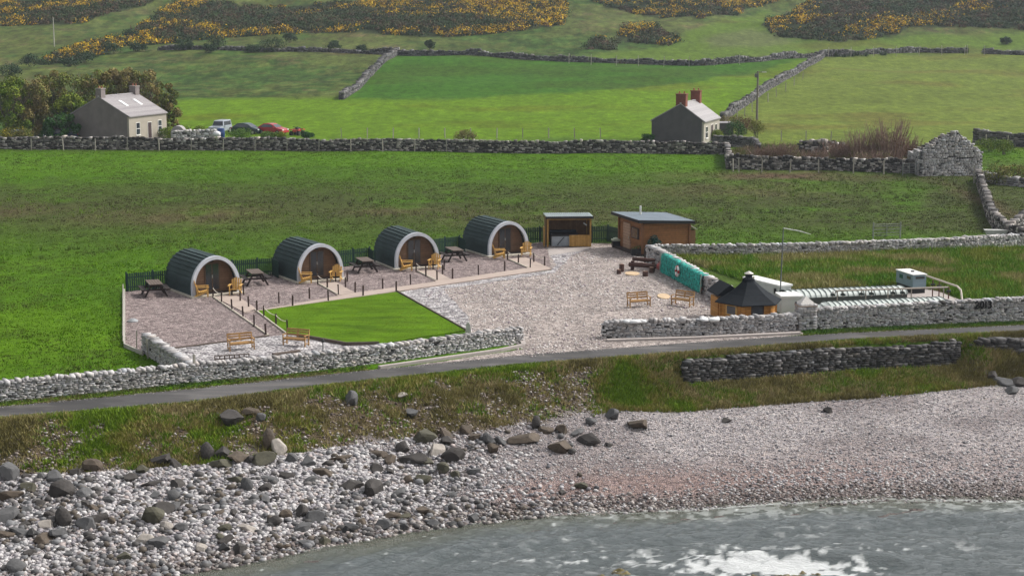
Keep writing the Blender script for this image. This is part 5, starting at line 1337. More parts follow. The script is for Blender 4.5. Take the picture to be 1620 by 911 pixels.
for i, a in enumerate([('trimmed yellow-topped hedge shrub behind the field wall at the far left', 20, 226, 2.4, 2.2, [(.30, .24, .01), (.10, .12, .02), (.12, .12, .02)]),
    ('rounded olive clipped shrub behind the field wall left of the blue car', 43, 226, 2.1, 1.3, PM), ('bright green clipped shrub between blue car and cottage extension', 78, 223, 1.8, 1.3, [(.04, .10, .02), (.05, .12, .02)]),
    ('low green shrub at the front right corner of the left cottage', 268, 219, 1.6, 1.6, PG), ('spreading green shrub behind the pale garden wall', 288, 217, 1.6, 1.9, PG), ('green shrub left of the silver off-roader', 318, 217, 1.6, 1.7, PG),
    ('green mound shrub before the dark green hatchback', 384, 223, 1.8, 2.0, [(.06, .13, .015), (.09, .16, .02)]), ('low green shrub before the red hatchback', 425, 223, 1.4, 1.5, [(.06, .12, .02), (.08, .14, .02)]), ('small green shrub right of the red hatchback', 444, 223, 1.2, 1.0, PG),
    ('small round green shrub right of the red quad bike', 486, 221, 1.2, .9, PD), ('small brown bramble clump on the middle of the field wall top', 737, 224, 1.7, 1.6, PB),
    ('bright yellow-green bush at the front corner of the brick-chimneyed cottage', 1134, 223, 1.7, 1.3, [(.16, .20, .015), (.12, .17, .02)]), ('dark evergreen bush right of the small grey outbuilding', 1163, 220, 2.7, 1.9, PD),
    ('reddish brown bush behind the dark evergreen bush', 1176, 212, 3.0, 2.3, [(.12, .06, .035), (.10, .065, .03)]), ('brown twiggy bush behind the small grey outbuilding', 1150, 204, 2.0, 1.8, PB),
    ('pale yellow-green bush at the foot of the lamp-topped pole', 1196, 218, 2.7, 1.6, [(.16, .18, .03), (.2, .19, .05)]), ('low green bush at the right corner of the roofless barn', 1565, 240, 1.7, 2.2, PG), ('green bush right of the roofless barn before the pale wall', 1588, 245, 2.3, 1.6, PG),
    ('dark green bush in the weeds right of the roofless barn', 1575, 292, 2.3, 2.0, PM), ('dark green bush in the weeds at the right edge', 1600, 288, 2.0, 1.9, PM), ('small dark bush at the left corner of the brick-chimneyed cottage', 1025, 227, 1.5, .9, PD)]): shrub(*a[:6], n=1900, seed=20 + i)
# scrub and tall bare bushes
def twigbush(label, px, py, hgt, spread, n, pal, seed, leaf=200, cat='bush', up=.45):
    w = P(px, py); t = thing('bare_bush', label, cat, w); rg = random.Random(seed); m = MB()
    for i in range(n):
        a = rg.uniform(0, 2 * PI); b_ = rg.uniform(0, .5) * spread; rr = b_ + rg.uniform(.1, .7) * spread * .8; hh = hgt * rg.uniform(.55, 1); x0, y0 = math.cos(a) * b_, math.sin(a) * b_; x1, y1 = math.cos(a) * rr, math.sin(a) * rr
        m.tube([(x0, y0, -.1), ((x0 + x1) / 2, (y0 + y1) / 2, hh * .6), (x1, y1, hh)], [.045, .032, .012], 4, cap=False)
        for k in range(4):
            u = rg.uniform(.3, .9); p = Vector((x0 + (x1 - x0) * u, y0 + (y1 - y0) * u, hh * u)); m.tube([p, p + Vector((rg.uniform(-.5, .5), rg.uniform(-.5, .5), rg.uniform(.3, .9)))], [.022, .008], 3, cap=False)
    m.build('twigs', simple('twig', (.20, .13, .10), .9, .3, 3), t)
    leafballs('buds', t, [(rg.uniform(-.7, .7) * spread, rg.uniform(-.7, .7) * spread, hgt * rg.uniform(.15, .7), .4 + .15 * spread) for _ in range(12)], leaf, .13, pal, seed)
TW = [(.16, .12, .07), (.20, .14, .10), (.12, .10, .05)]; TR = [(.20, .09, .05), (.14, .09, .05), (.10, .08, .04)]
for i, a in enumerate([('tall bare reddish bush, tallest of the scrub beside the roofless barn', 1405, 262, 5.2, 2.9, 130, [(.24, .13, .07), (.20, .15, .07), (.15, .13, .05)]), ('bare bush with upright twigs left of the tallest scrub bush', 1362, 260, 3.9, 2.6, 90, TW), ('rusty brown bush against the left wall of the roofless barn', 1438, 258, 3.0, 1.8, 70, TR),
      ('low grey-brown bush at the corner above the dark wall', 1205, 256, 1.6, 2.4, 60, TW), ('pale straw coloured scrub bush left of the tumbled wall', 1238, 257, 2.1, 2.6, 80, [(.17, .14, .07), (.13, .12, .05)]), ('pinkish brown scrub bush in front of the tumbled wall', 1290, 262, 1.7, 2.0, 60, [(.18, .11, .09), (.12, .11, .05)]),
      ('brown scrub bush right of the tumbled wall', 1325, 258, 2.6, 2.0, 70, TW), ('olive weedy bush low before the tallest scrub bush', 1385, 268, 2.0, 2.6, 60, PM)]): twigbush(*a, 60 + i, 900)
# hillside shrubs, each one apart
hill = [(172, 86, 3.4, 2.8), (206, 62, 3, 2.2), (132, 100, 3.2, 3.0), (50, 106, 3.4, 2.4), (16, 120, 3.0, 2.6), (110, 106, 2.6, 2.2), (218, 82, 2.4, 2.0), (290, 80, 2.8, 2.2), (343, 78, 4.0, 3.0), (330, 84, 2.4, 2.0), (430, 82, 3.8, 3.6), (458, 68, 3.0, 1.8), (528, 82, 3.2, 2.0), (396, 84, 2.2, 2.4), (572, 84, 2.2, 1.6), (680, 80, 3.0, 1.4), (1592, 130 - 60, 2, 1.5)]
nm_ = ['rounded dark bush', 'small dark bush', 'broad dark bush', 'solitary dark bush', 'grey-green bush']
refs = ['below the yellow gorse ridge', 'at the top of the grassy ridge', 'on the slope left of the gorse ridge', 'on the left hillside above the tree group', 'at the left edge above the tree group', 'behind the broad bush on the left slope', 'at the lower end of the gorse ridge', 'on the wall line below the gorse hill, leftmost', 'on the wall line below the gorse hill, tallest of the left ones', 'low in front of the tall wall-line bush', 'wide and domed on the middle of the wall line', 'above the domed bush against the gorse', 'on the wall line above the rough slope', 'between the two domed wall-line bushes', 'at the corner of the sloping field wall', 'standing alone on the grass above the bright green slope', 'on the upper right hillside']
for i, (px, py, hh, sp_) in enumerate(hill): shrub(nm_[i % 5] + ' ' + refs[i], px, py, hh * .9, sp_, [(.022, .05, .02), (.03, .06, .025), (.04, .07, .03)], n=900, size=.34, seed=80 + i)
# gorse: the hill's continuous cover
def gorse_cover():
    xs, ys = [], []
    for z in gorse_zones():
        a = np.array(z); lo = a.min(0); hi = a.max(0); ar = (hi[0] - lo[0]) * (hi[1] - lo[1]); n = int(ar / 2.9)
        x = RNG.uniform(lo[0], hi[0], n); y = RNG.uniform(lo[1], hi[1], n); k = inpoly(x, y, z); xs.append(x[k]); ys.append(y[k])
    x = RNG.uniform(-260, 260, 9000); y = RNG.uniform(520, 760, 9000); k = fbm(x, y, 30, 4, 43) > .42; xs.append(x[k]); ys.append(y[k])
    x = np.concatenate(xs); y = np.concatenate(ys)
    pn = fbm(x, y, 11, 4, 91); keep = (pn > .24) & (np.abs(x) < y * .36 + 10)
    x, y, pn = x[keep], y[keep], pn[keep]; n = len(x); print('gorse bushes', n)
    z = h(x, y); r = RNG.uniform(.9, 2.0, n); K = 70
    yel = sstep(.47, .60, fbm(x, y, 13, 4, 93)) * (RNG.random(n) < .75)
    u = RNG.normal(size=(n, K, 3)); u[..., 2] = np.abs(u[..., 2]); u /= np.linalg.norm(u, axis=2)[..., None]
    rr = r[:, None] * RNG.uniform(.55, 1.1, (n, K)); p = u * rr[..., None]; p[..., 2] *= .85
    p += np.stack([x, y, z], 1)[:, None]
    s = RNG.uniform(.12, .36, (n, K, 1)); a = RNG.normal(size=(n, K, 3)); a /= np.linalg.norm(a, axis=2)[..., None]; b = np.cross(a, u); b /= np.maximum(np.linalg.norm(b, axis=2)[..., None], .1)
    v = np.stack([p - a * s, p + b * s, p + a * s], 2).reshape(-1, 3)
    base = np.array([(.022, .044, .012), (.032, .058, .014), (.055, .060, .022), (.085, .055, .028)])[RNG.integers(0, 4, n)]
    col = base[:, None] * RNG.uniform(.6, 1.4, (n, K, 1))
    fl = (RNG.random((n, K)) < (.66 * yel)[:, None] * (.25 + .9 * u[..., 2])); yc = np.array([(.62, .42, .006), (.55, .33, .006), (.34, .20, .014)])[RNG.integers(0, 3, (n, K))]
    col = np.where(fl[..., None], yc, col)
    o = mesh_np('gorse_scrub', v, np.arange(len(v)).reshape(-1, 3), LEAF, None, col.reshape(-1, 3)); tag(o, 'dark gorse scrub with yellow flowers covering the hillside', 'gorse', kind='stuff')
gorse_cover()
# ================================================================== GRASS
def tufts(name, label, x, y, hgt, spread, pal, K=7, width=.03, cat='grass', tonefn=None):
    n = len(x); z = h(x, y); a = RNG.uniform(0, 2 * PI, (n, K)); rb = RNG.uniform(0, 1, (n, K)) * spread; hh = hgt[:, None] * RNG.uniform(.5, 1.1, (n, K)) if np.ndim(hgt) else hgt * RNG.uniform(.5, 1.1, (n, K))
    bx = x[:, None] + np.cos(a) * rb; by = y[:, None] + np.sin(a) * rb; ln = RNG.uniform(.1, .9, (n, K)) * hh; b2 = a + RNG.normal(0, .8, (n, K)); tx = bx + np.cos(b2) * ln; ty = by + np.sin(b2) * ln; wa = RNG.uniform(0, PI, (n, K)); wx = np.cos(wa) * width; wy = np.sin(wa) * width
    zb = z[:, None] - .03 + 0 * bx
    v = np.stack([np.stack([bx - wx, by - wy, zb], -1), np.stack([bx + wx, by + wy, zb], -1), np.stack([tx, ty, zb + hh], -1)], 2).reshape(-1, 3)
    pal = np.array(pal); m_ = fbm(x, y, 3.0, 4, 17); q = np.clip((m_ - .3) / .4, 0, .999) * len(pal); ci = np.clip(q + RNG.normal(0, .5, n), 0, len(pal) - 1).astype(int)
    tone = pal[ci][:, None] * RNG.uniform(.7, 1.35, (n, K, 1))
    if tonefn is not None: tone = tonefn(x, y, tone)
    o = mesh_np(name, v, np.arange(len(v)).reshape(-1, 3), LEAF, None, tone.reshape(-1, 3)); return tag(o, label, cat, kind='stuff')
GB = [(.13, .21, .012), (.19, .20, .035), (.26, .22, .08), (.11, .19, .012), (.28, .23, .11), (.20, .18, .06), (.15, .13, .05)]
xx = RNG.uniform(-30, 34, 60000); top_ = cv(ROAD_BOT, xx); tt = cv(TOE, xx); u = RNG.uniform(-.02, 1.12, len(xx)); yy = top_ - .1 + (tt - top_ + .1) * u
t1 = np.clip(u, 0, 1); rk = sstep(flat(930, 640)[0] - 1.5, flat(960, 640)[0] + 1.5, xx)
sc = bank_bare(xx, yy, t1); k = ((sc < .56 + RNG.normal(0, .035, len(xx))) | (RNG.random(len(xx)) < .13)) & ~((xx > SW0) & (xx < SW1) & (yy > top_ - 2.0) & (yy < top_ - 1.15)); k &= (u < .98) | (rk > .5)
print('bank tufts', k.sum())
tufts('bank_grass', 'rough green and straw grass covering the bank between road and beach', xx[k], yy[k], np.where(t1[k] < .08, .10, RNG.uniform(.12, .34, k.sum())), .16, GB, 8, .028)
pw = fpoly([(1060, 407), (1620, 394), (1900, 388), (1900, 500), (1560, 492), (1500, 463), (1440, 452), (1250, 461), (1222, 458), (1195, 452), (1120, 425)])
xx = RNG.uniform(8, 46, 60000); yy = RNG.uniform(93, 122, 60000); k = inpoly(xx, yy, pw); print('paddock', k.sum())
tufts('paddock_grass', 'long rough tussocky grass in the paddock behind the tanks', xx[k], yy[k], RNG.uniform(.2, .55, k.sum()), .22, [(.26, .24, .09), (.17, .22, .03), (.10, .21, .01), (.09, .20, .008), (.18, .21, .03)], 9, .035)
vg = fpoly([(1270, 529), (1620, 512), (1800, 505), (1800, 499), (1620, 508), (1400, 517), (1270, 523)])
xx = RNG.uniform(14, 42, 30000); yy = RNG.uniform(82, 98, 30000); k = inpoly(xx, yy, vg)
tufts('verge_grass', 'green grass verge between the tall roadside wall and the road', xx[k], yy[k], .16, .12, [(.04, .10, .012), (.06, .12, .015), (.08, .12, .02)], 7, .025)
vg = fpoly([(-200, 668), (0, 641), (300, 613), (560, 586), (600, 577), (450, 593), (300, 606), (150, 622), (0, 636), (-200, 652)])
xx = RNG.uniform(-30, -4, 30000); yy = RNG.uniform(70, 90, 30000); k = inpoly(xx, yy, vg)
tufts('verge_grass', 'thin dark green verge at the foot of the long left roadside wall', xx[k], yy[k], .14, .1, [(.04, .08, .012), (.06, .10, .015), (.10, .10, .03)], 7, .025)
# grazed field: short tufts
yard = fpoly([(197, 462), (280, 450), (860, 380), (980, 380), (1034, 400), (1640, 380), (1900, 374), (1900, 1000), (600, 1000), (-400, 680), (0, 638), (300, 605), (232, 556), (197, 549)])
n = 130000; yy = RNG.uniform(74, 205, n); xx = RNG.uniform(-1, 1, n) * (yy * .38 + 6); k = ~inpoly(xx, yy, yard) & (yy > cv(ROAD_TOP, xx) + .9); xx, yy = xx[k], yy[k]; print('field', len(xx))
hh = .05 + .13 * fbm(xx, yy, 3, 3, 61) + .30 * (RNG.random(len(xx)) < .05 * sstep(.5, .7, fbm(xx, yy, 7, 3, 66)))
def ftone(x, y, tone):
    b, m_ = field_brown(x, y); b = (b * (RNG.random(len(x)) < .72))[:, None, None]; m_ = m_[:, None, None]
    tone = tone * (1 - b) + tone.mean(2, keepdims=True) * np.array([1.0, 1.05, .40]) * .85 * b; return tone * (1 - m_) + np.array([.13, .09, .055]) * m_
tufts('field_grass', 'short grazed grass tufts across the main field', xx, yy, hh, .2, [(.105, .21, .004), (.085, .19, .004), (.095, .16, .010), (.08, .12, .018)], 6, .04, tonefn=ftone)
lp = fpoly([(408, 493), (627, 463), (737, 523.5), (600, 545), (546, 546.5), (452, 528)])
xx = RNG.uniform(-17, -2, 40000); yy = RNG.uniform(84, 103, 40000); k = inpoly(xx, yy, lp)
tufts('lawn_blades', 'short mown grass blades of the bright lawn', xx[k], yy[k], .11, .14, [(.13, .20, .006), (.075, .15, .004), (.17, .20, .02), (.06, .13, .004)], 5, .03)
sp2 = wpoly([(1158, 262), (1160, 244), (1210, 236), (1450, 238), (1450, 268)])
xx = RNG.uniform(20, 52, 30000); yy = RNG.uniform(165, 215, 30000); k = inpoly(xx, yy, sp2); print('scrub', k.sum())
tufts('scrub_grass', 'tall straw and green weeds in the scrub between field walls', xx[k], yy[k], RNG.uniform(.4, 1.1, k.sum()), .35, [(.09, .14, .02), (.16, .14, .06), (.17, .12, .07), (.10, .12, .03)], 8, .05)
# ================================================================== BEACH
def bank_t(x, y): return np.clip((cv(TOE, x) - y) / np.maximum(cv(TOE, x) - cv(SHORE, x), .5), -1, 3)
def cob(n, x0, x1, u0, u1, s0, s1, pw=2.0, dens=None):
    x = RNG.uniform(x0, x1, n); u = RNG.uniform(u0, u1, n); y = cv(TOE, x) + (cv(SHORE, x) - cv(TOE, x)) * u
    k = np.abs(x) < y * .33 + 1.5
    if dens is not None: k &= RNG.random(n) < dens(x, y, u)
    x, y, u = x[k], y[k], u[k]; return x, y, u, s0 + (s1 - s0) * RNG.random(len(x)) ** pw
def pcol(n, u, left):
    t = RNG.random(n); c = np.array([(.44, .42, .415), (.36, .345, .35), (.29, .27, .275), (.35, .30, .285), (.22, .205, .22), (.47, .455, .45), (.10, .10, .11)])[RNG.choice(7, n, p=[.20, .20, .19, .10, .15, .09, .07])]
    wet = (u > .86 + RNG.normal(0, .03, n)) & (RNG.random(n) < .75); c[wet] = np.array([(.06, .05, .05), (.10, .085, .08), (.16, .13, .12), (.30, .27, .25)])[RNG.integers(0, 4, wet.sum())]
    return c * RNG.uniform(.75, 1.15, (n, 1))
xl = flat(760, 800)[0]
a = cob(70000, -24, 6, .0, 1.06, .05, .30, 2.8, lambda x, y, u: np.clip(1.05 - sstep(-11, 3, x + (fbm(x, y, 3, 3, 88) - .5) * 5) * 1.05 + .25 * sstep(.75, 1, u), .0, 1))
b = cob(30000, -6, 27, .50, 1.05, .05, .19, 2.6, lambda x, y, u: np.clip(sstep(.80, .98, u) + sstep(5, 12, x) * sstep(.45, .9, u) * .8 - .1, .04, 1))
c = cob(12000, -6, 27, -.02, .7, .04, .15, 3.0)
X_ = np.concatenate([a[0], b[0], c[0]]); Y_ = np.concatenate([a[1], b[1], c[1]]); U_ = np.concatenate([a[2], b[2], c[2]]); S_ = np.concatenate([a[3], b[3], c[3]])
print('pebbles', len(X_))
o = pebbles('beach_pebbles', X_, Y_, h(X_, Y_), S_, pcol(len(X_), U_, 1), PEB); tag(o, 'white, pink and grey pebbles covering the beach', 'pebbles', kind='stuff')
n_ = 5200; a_ = cob(n_, -24, 3, .05, 1.05, .12, .42, 2.0, lambda x, y, u: np.clip(.95 - sstep(-10, 2, x) * .9 + .2 * sstep(.8, 1, u), 0, 1) * (.25 + .9 * sstep(.42, .6, fbm(x, y, 3, 3, 92))))
o = pebbles('dark_cobbles', a_[0], a_[1], h(a_[0], a_[1]) + .03, a_[3], np.array([(.06, .056, .054), (.10, .098, .10), (.14, .13, .125), (.085, .070, .055), (.17, .17, .175)])[RNG.integers(0, 5, len(a_[0]))] * RNG.uniform(.8, 1.2, (len(a_[0]), 1)), PEB, .65); tag(o, 'dark and grey cobbles mixed among the pale pebbles on the left of the beach', 'cobbles', kind='stuff')
# small loose stones on the scree bank
xx = RNG.uniform(-26, 8, 26000); tb = cv(ROAD_BOT, xx); tt = cv(TOE, xx); u = RNG.uniform(.15, 1.05, len(xx)); yy = tb + (tt - tb) * u
k = (bank_bare(xx, yy, np.clip(u, 0, 1)) > .53 + RNG.normal(0, .04, len(xx))) & (RNG.random(len(xx)) < .22)
xx, yy = xx[k], yy[k]; o = pebbles('bank_stones', xx, yy, h(xx, yy), RNG.uniform(.05, .20, len(xx)), np.array([(.26, .22, .20), (.16, .12, .10), (.34, .31, .29), (.08, .06, .05)])[RNG.integers(0, 4, len(xx))], PEB); tag(o, 'loose pale stones on the bare patches of the bank', 'stones', kind='stuff')
# forecourt stones
fc = fpoly([(660, 465), (873, 430), (900, 400), (1020, 405), (1150, 490), (1240, 512), (955, 530), (960, 550), (840, 565), (740, 525)])
xx = RNG.uniform(-8, 16, 16000); yy = RNG.uniform(80, 122, 16000); k = inpoly(xx, yy, fc) & (RNG.random(16000) < .35 + .6 * sstep(.45, .6, fbm(xx, yy, 4, 3, 71))); xx, yy = xx[k], yy[k]; print('fore', len(xx))
o = pebbles('loose_gravel', xx, yy, np.full(len(xx), .005), RNG.uniform(.05, .17, len(xx)), np.array([(.5, .46, .44), (.62, .58, .56), (.30, .25, .27), (.40, .34, .33)])[RNG.integers(0, 4, len(xx))], PEB); tag(o, 'coarse loose gravel stones over the forecourt', 'gravel', kind='stuff')
# ragged verge grass leaning over both road edges
xx = RNG.uniform(-33, 35, 15000); s_ = RNG.random(15000) < .6; e_ = np.where(s_, cv(ROAD_BOT, xx) + .05, cv(ROAD_TOP, xx) - .03); sg_ = np.where(s_, -1, 1); off = np.abs(RNG.normal(0, .22, 15000)) - .20 * fbm(xx, e_, 2.5, 3, 141); yy = e_ + sg_ * off
k = s_ | ~((xx > flat(590, 580)[0]) & (xx < flat(1268, 530)[0])); tufts('verge_grass', 'ragged grass growing over the edges of the road', xx[k], yy[k], RNG.uniform(.05, .16, k.sum()), .10, [(.09, .15, .01), (.13, .15, .03), (.10, .17, .01), (.18, .16, .06)], 6, .025)
xx = RNG.uniform(-33, 35, 6000); e_ = np.where(RNG.random(6000) < .5, cv(ROAD_BOT, xx) + np.abs(RNG.normal(0, .18, 6000)), cv(ROAD_TOP, xx) - np.abs(RNG.normal(0, .18, 6000))); o = pebbles('road_grit', xx, e_, np.full(6000, .018), RNG.uniform(.02, .07, 6000), np.array([(.3, .27, .25), (.18, .16, .15), (.4, .37, .35)])[RNG.integers(0, 3, 6000)], PEB); tag(o, 'loose grit along both edges of the road', 'grit', kind='stuff')
# ---- boulders
import bmesh
def boulder_mesh(seed):
    rg = np.random.default_rng(seed); bm = bmesh.new(); bmesh.ops.create_icosphere(bm, subdivisions=3, radius=1)
    pl_ = [(lambda v: v / np.linalg.norm(v))(rg.normal(size=3)) for _ in range(14)]; dd = rg.uniform(.42, .80, 14); sc_ = np.array([rg.uniform(.85, 1.2), rg.uniform(.75, 1.0), rg.uniform(.6, .9)])
    for v in bm.verts:
        p = np.array(v.co)
        for n_, d_ in zip(pl_, dd):
            k = p @ n_
            if k > d_: p = p - n_ * (k - d_) * 1.0
        p = p * (1 + .05 * (float(fbm(p[0] * 3 + seed, p[1] * 3 + p[2], 1, 3, seed)) - .5)); v.co = p * sc_
    me = bpy.data.meshes.new('boulder'); bm.to_mesh(me); bm.free(); return me
BMATS = [simple('basalt_dark', (.045, .040, .037), .8, .4, 2.2, bmp=.5), simple('basalt_grey', (.085, .084, .085), .8, .35, 2.2, bmp=.5), simple('brown_rock', (.080, .062, .046), .8, .4, 2.2, bmp=.5), simple('white_rock', (.30, .27, .24), .8, .3, 2.2, bmp=.5), simple('wet_rock', (.025, .024, .024), .45, .4, 2.2, bmp=.5), simple('olive_rock', (.070, .066, .046), .85, .4, 2.2, bmp=.5)]
BN = ['dark basalt', 'mid grey', 'brown', 'whitish', 'black wet', 'olive grey']
BMS = []
for i in range(10):
    base = boulder_mesh(i + 3); row = []
    for m_ in BMATS: me = base.copy(); me.materials.append(m_); row.append(me)
    BMS.append(row)
BO = []
def boulder(px, py, wpx, hpx, mi, label, group=None):
    p = P(px, py); d = math.hypot(p.x, p.y); s = wpx / (F / math.hypot(d, CH)) / 2 * 1.55; vi = len(BO) % 10
    o = bpy.data.objects.new('boulder', BMS[vi][mi]); C.objects.link(o); o.scale = (s, s * random.uniform(.8, 1), s * min(1.5, hpx / wpx * 1.25)); o.rotation_euler = (random.uniform(-.2, .2), random.uniform(-.2, .2), random.uniform(0, 6.28)); o.location = (p.x, p.y, p.z + o.scale[2] * .20); tag(o, label, 'boulder', group); BO.append((px, py, wpx))
big = [(368, 666, 36, 26, 0, 'large flat-topped dark boulder high on the bank beneath the road'), (438, 712, 26, 38, 3, 'tall pale leaning boulder at the toe of the bank, palest on the bank'), (424, 705, 24, 34, 2, 'tall brown slab boulder behind the pale leaning boulder'),
 (10, 755, 34, 44, 1, 'big grey boulder at the far left edge under the bank'), (330, 722, 24, 26, 0, 'dark rounded boulder leftmost in the toe cluster left of the pale leaning one'), (352, 722, 28, 22, 0, 'dark boulder second in the toe cluster left of the pale leaning one'), (376, 727, 30, 24, 2, 'brown dark boulder in the toe cluster left of the pale leaning one'), (349, 738, 24, 18, 5, 'olive boulder low in front of the toe cluster'), (394, 731, 20, 16, 0, 'small dark boulder at the right of the toe cluster'), (416, 733, 30, 18, 5, 'flat olive boulder beneath the tall brown slab'),
 (254, 733, 34, 24, 0, 'brown-black boulder at the bank toe left of centre cluster'), (274, 737, 20, 20, 0, 'small dark boulder touching the brown-black toe boulder'), (143, 743, 26, 18, 2, 'brownish boulder at the bank toe near the left'), (88, 758, 26, 22, 1, 'grey boulder at the bank toe near the left edge'),
 (92, 782, 34, 24, 0, 'wide dark boulder on the pebbles near the left edge'), (47, 774, 28, 18, 5, 'olive boulder on the pebbles close to the left edge'), (16, 790, 26, 28, 2, 'brown boulder at the left edge on the pebbles'), (10, 822, 30, 26, 1, 'grey boulder cut by the left edge low on the beach'),
 (241, 824, 32, 34, 5, 'tall pointed olive boulder alone in the middle of the left pebbles'), (256, 812, 28, 18, 0, 'flat dark boulder behind the tall pointed olive boulder'), (272, 806, 26, 22, 1, 'grey boulder right behind the tall pointed olive boulder'), (286, 800, 14, 14, 0, 'small dark boulder at the end of the pointed boulder row'),
 (99, 828, 30, 26, 0, 'blocky dark boulder left of the flat grey slabs'), (157, 826, 28, 26, 0, 'upright dark boulder left of the tall pointed olive boulder'), (138, 835, 30, 18, 1, 'flat bluish grey slab on the left pebbles'), (73, 833, 26, 18, 3, 'clean white boulder on the left pebbles'), (30, 845, 24, 18, 1, 'grey boulder low on the left pebbles'), (95, 848, 26, 20, 1, 'blue-grey boulder under the flat grey slab'), (52, 849, 16, 18, 4, 'small black boulder under the white boulder'), (70, 858, 26, 14, 2, 'tan flat boulder low on the left pebbles'),
 (252, 862, 28, 22, 1, 'grey boulder low below the tall pointed olive boulder'), (390, 838, 22, 14, 3, 'clean white boulder near the water in the lower middle'), (262, 836, 20, 12, 3, 'small white boulder beside the tall pointed olive boulder'), (316, 868, 22, 14, 3, 'pale tan boulder near the waterline'), (25, 900, 30, 18, 1, 'dark grey boulder at the bottom left corner'),
 (671, 697, 36, 26, 5, 'largest olive-grey boulder topping the central boulder pile'), (653, 731, 28, 26, 0, 'dark upright boulder in the central boulder pile'), (690, 716, 24, 20, 3, 'pale rounded boulder in the centre of the central boulder pile'), (710, 702, 26, 16, 0, 'flat dark boulder at the top right of the central boulder pile'), (720, 727, 30, 20, 0, 'rounded dark boulder at the right of the central boulder pile'), (676, 733, 22, 14, 5, 'flat olive boulder low in the central boulder pile'), (617, 730, 24, 18, 2, 'brown boulder at the left end of the central boulder pile'), (702, 746, 26, 16, 5, 'boulder lying just below the central boulder pile'), (600, 722, 28, 16, 2, 'flat brown boulder at the upper left of the central boulder pile'), (640, 712, 22, 16, 0, 'dark boulder behind the central boulder pile'),
 (736, 685, 22, 20, 2, 'brown boulder half buried in the bank above the central pile'), (704, 690, 24, 18, 2, 'brown slab tilted on the bank above the central pile'), (830, 698, 42, 18, 2, 'long flat-topped brown boulder on the upper beach'), (781, 714, 20, 20, 2, 'brown upright boulder right of the central pile'), (774, 700, 22, 16, 1, 'grey boulder between the central pile and the long brown boulder'), (750, 694, 20, 14, 2, 'small brown boulder beneath the bank near the long brown boulder'), (790, 700, 18, 14, 1, 'small grey boulder left of the long brown boulder'), (848, 674, 20, 18, 0, 'dark boulder under the bank behind the long brown boulder'), (862, 682, 20, 14, 2, 'brown flat boulder under the bank behind the long brown boulder'), (890, 684, 18, 14, 2, 'brown rounded boulder right of the long brown boulder'),
 (887, 712, 36, 24, 2, 'craggy brown boulder largest right of the long brown boulder'), (915, 686, 22, 12, 1, 'flat grey boulder above the craggy brown boulder'), (932, 700, 28, 20, 0, 'dark wedge boulder right of the craggy brown boulder'), (935, 670, 18, 14, 1, 'small grey boulder at the gully mouth'), (968, 660, 22, 14, 1, 'grey boulder at the end of the gully under the green bank'), (1008, 676, 32, 22, 2, 'light brown block boulder alone on the shingle, rightmost of the big boulders'),
 (556, 772, 26, 20, 0, 'dark boulder left of the pair on the lower central pebbles'), (589, 780, 36, 22, 0, 'largest dark boulder of the pair on the lower central pebbles'), (668, 761, 22, 20, 5, 'upright olive boulder on the pebbles below the central pile'), (648, 762, 16, 12, 2, 'small brown boulder left of the upright olive boulder'), (552, 840, 28, 18, 4, 'black wet boulder at the waterline, leftmost of the black ones'), (686, 828, 26, 12, 4, 'black wet flat boulder at the waterline in the middle'), (748, 824, 18, 14, 4, 'small black wet boulder at the waterline, rightmost of the black ones'), (714, 832, 20, 10, 4, 'low black wet boulder between the other black ones'), (630, 782, 24, 10, 1, 'flat dark slab right of the dark pair'), (714, 783, 18, 8, 1, 'flat bluish slab on the open shingle'),
 (920, 770, 20, 12, 5, 'small olive boulder alone on the open shingle'), (888, 782, 14, 8, 0, 'tiny dark stone slab alone on the open shingle'), (962, 704, 12, 8, 0, 'small dark stone right of the dark wedge boulder'), (1311, 652, 14, 9, 0, 'small dark boulder alone below the dark sea wall'), (1148, 666, 18, 7, 0, 'flat dark stone on the upper shingle below the sea wall'), (1586, 607, 26, 18, 1, 'grey boulder at the right edge beneath the rubble wall'), (1569, 597, 16, 14, 0, 'dark boulder left in the right-edge group'), (1612, 610, 22, 16, 0, 'dark boulder cut by the right edge'), (1600, 620, 20, 8, 1, 'flat grey boulder at the foot of the right-edge group'), (478, 838, 28, 18, 1, 'bluish grey boulder on the pebbles above the waterline'), (375, 762, 24, 14, 5, 'flat olive boulder below the pale leaning boulder'), (389, 775, 18, 22, 1, 'pointed grey boulder below the pale leaning boulder'), (428, 762, 26, 14, 1, 'grey slab right below the pale leaning boulder'), (458, 730, 18, 16, 1, 'grey boulder at the bank toe right of the pale leaning boulder'), (487, 735, 24, 20, 1, 'bluish boulder second right of the pale leaning boulder'), (540, 727, 24, 14, 2, 'brown boulder at the toe between the two big clusters'),
 (396, 655, 20, 16, 2, 'brown boulder right of the large flat-topped one high on the bank'), (412, 664, 16, 16, 1, 'grey boulder in the stony patch high on the bank'), (555, 636, 24, 18, 1, 'grey boulder high on the bank under the road in the middle'), (652, 655, 22, 14, 1, 'grey stone slab half in grass on the middle bank'), (636, 625, 18, 8, 3, 'pale slab in the grass just under the road')]
for b in big: boulder(*b)
SCAT = []
zones = [((0, 440, 745, 800), 60, 'the upper left pebbles'), ((0, 520, 800, 885), 85, 'the lower left pebbles'), ((440, 760, 700, 770), 26, 'the central pebbles'), ((440, 700, 800, 845), 26, 'the lower central pebbles')]
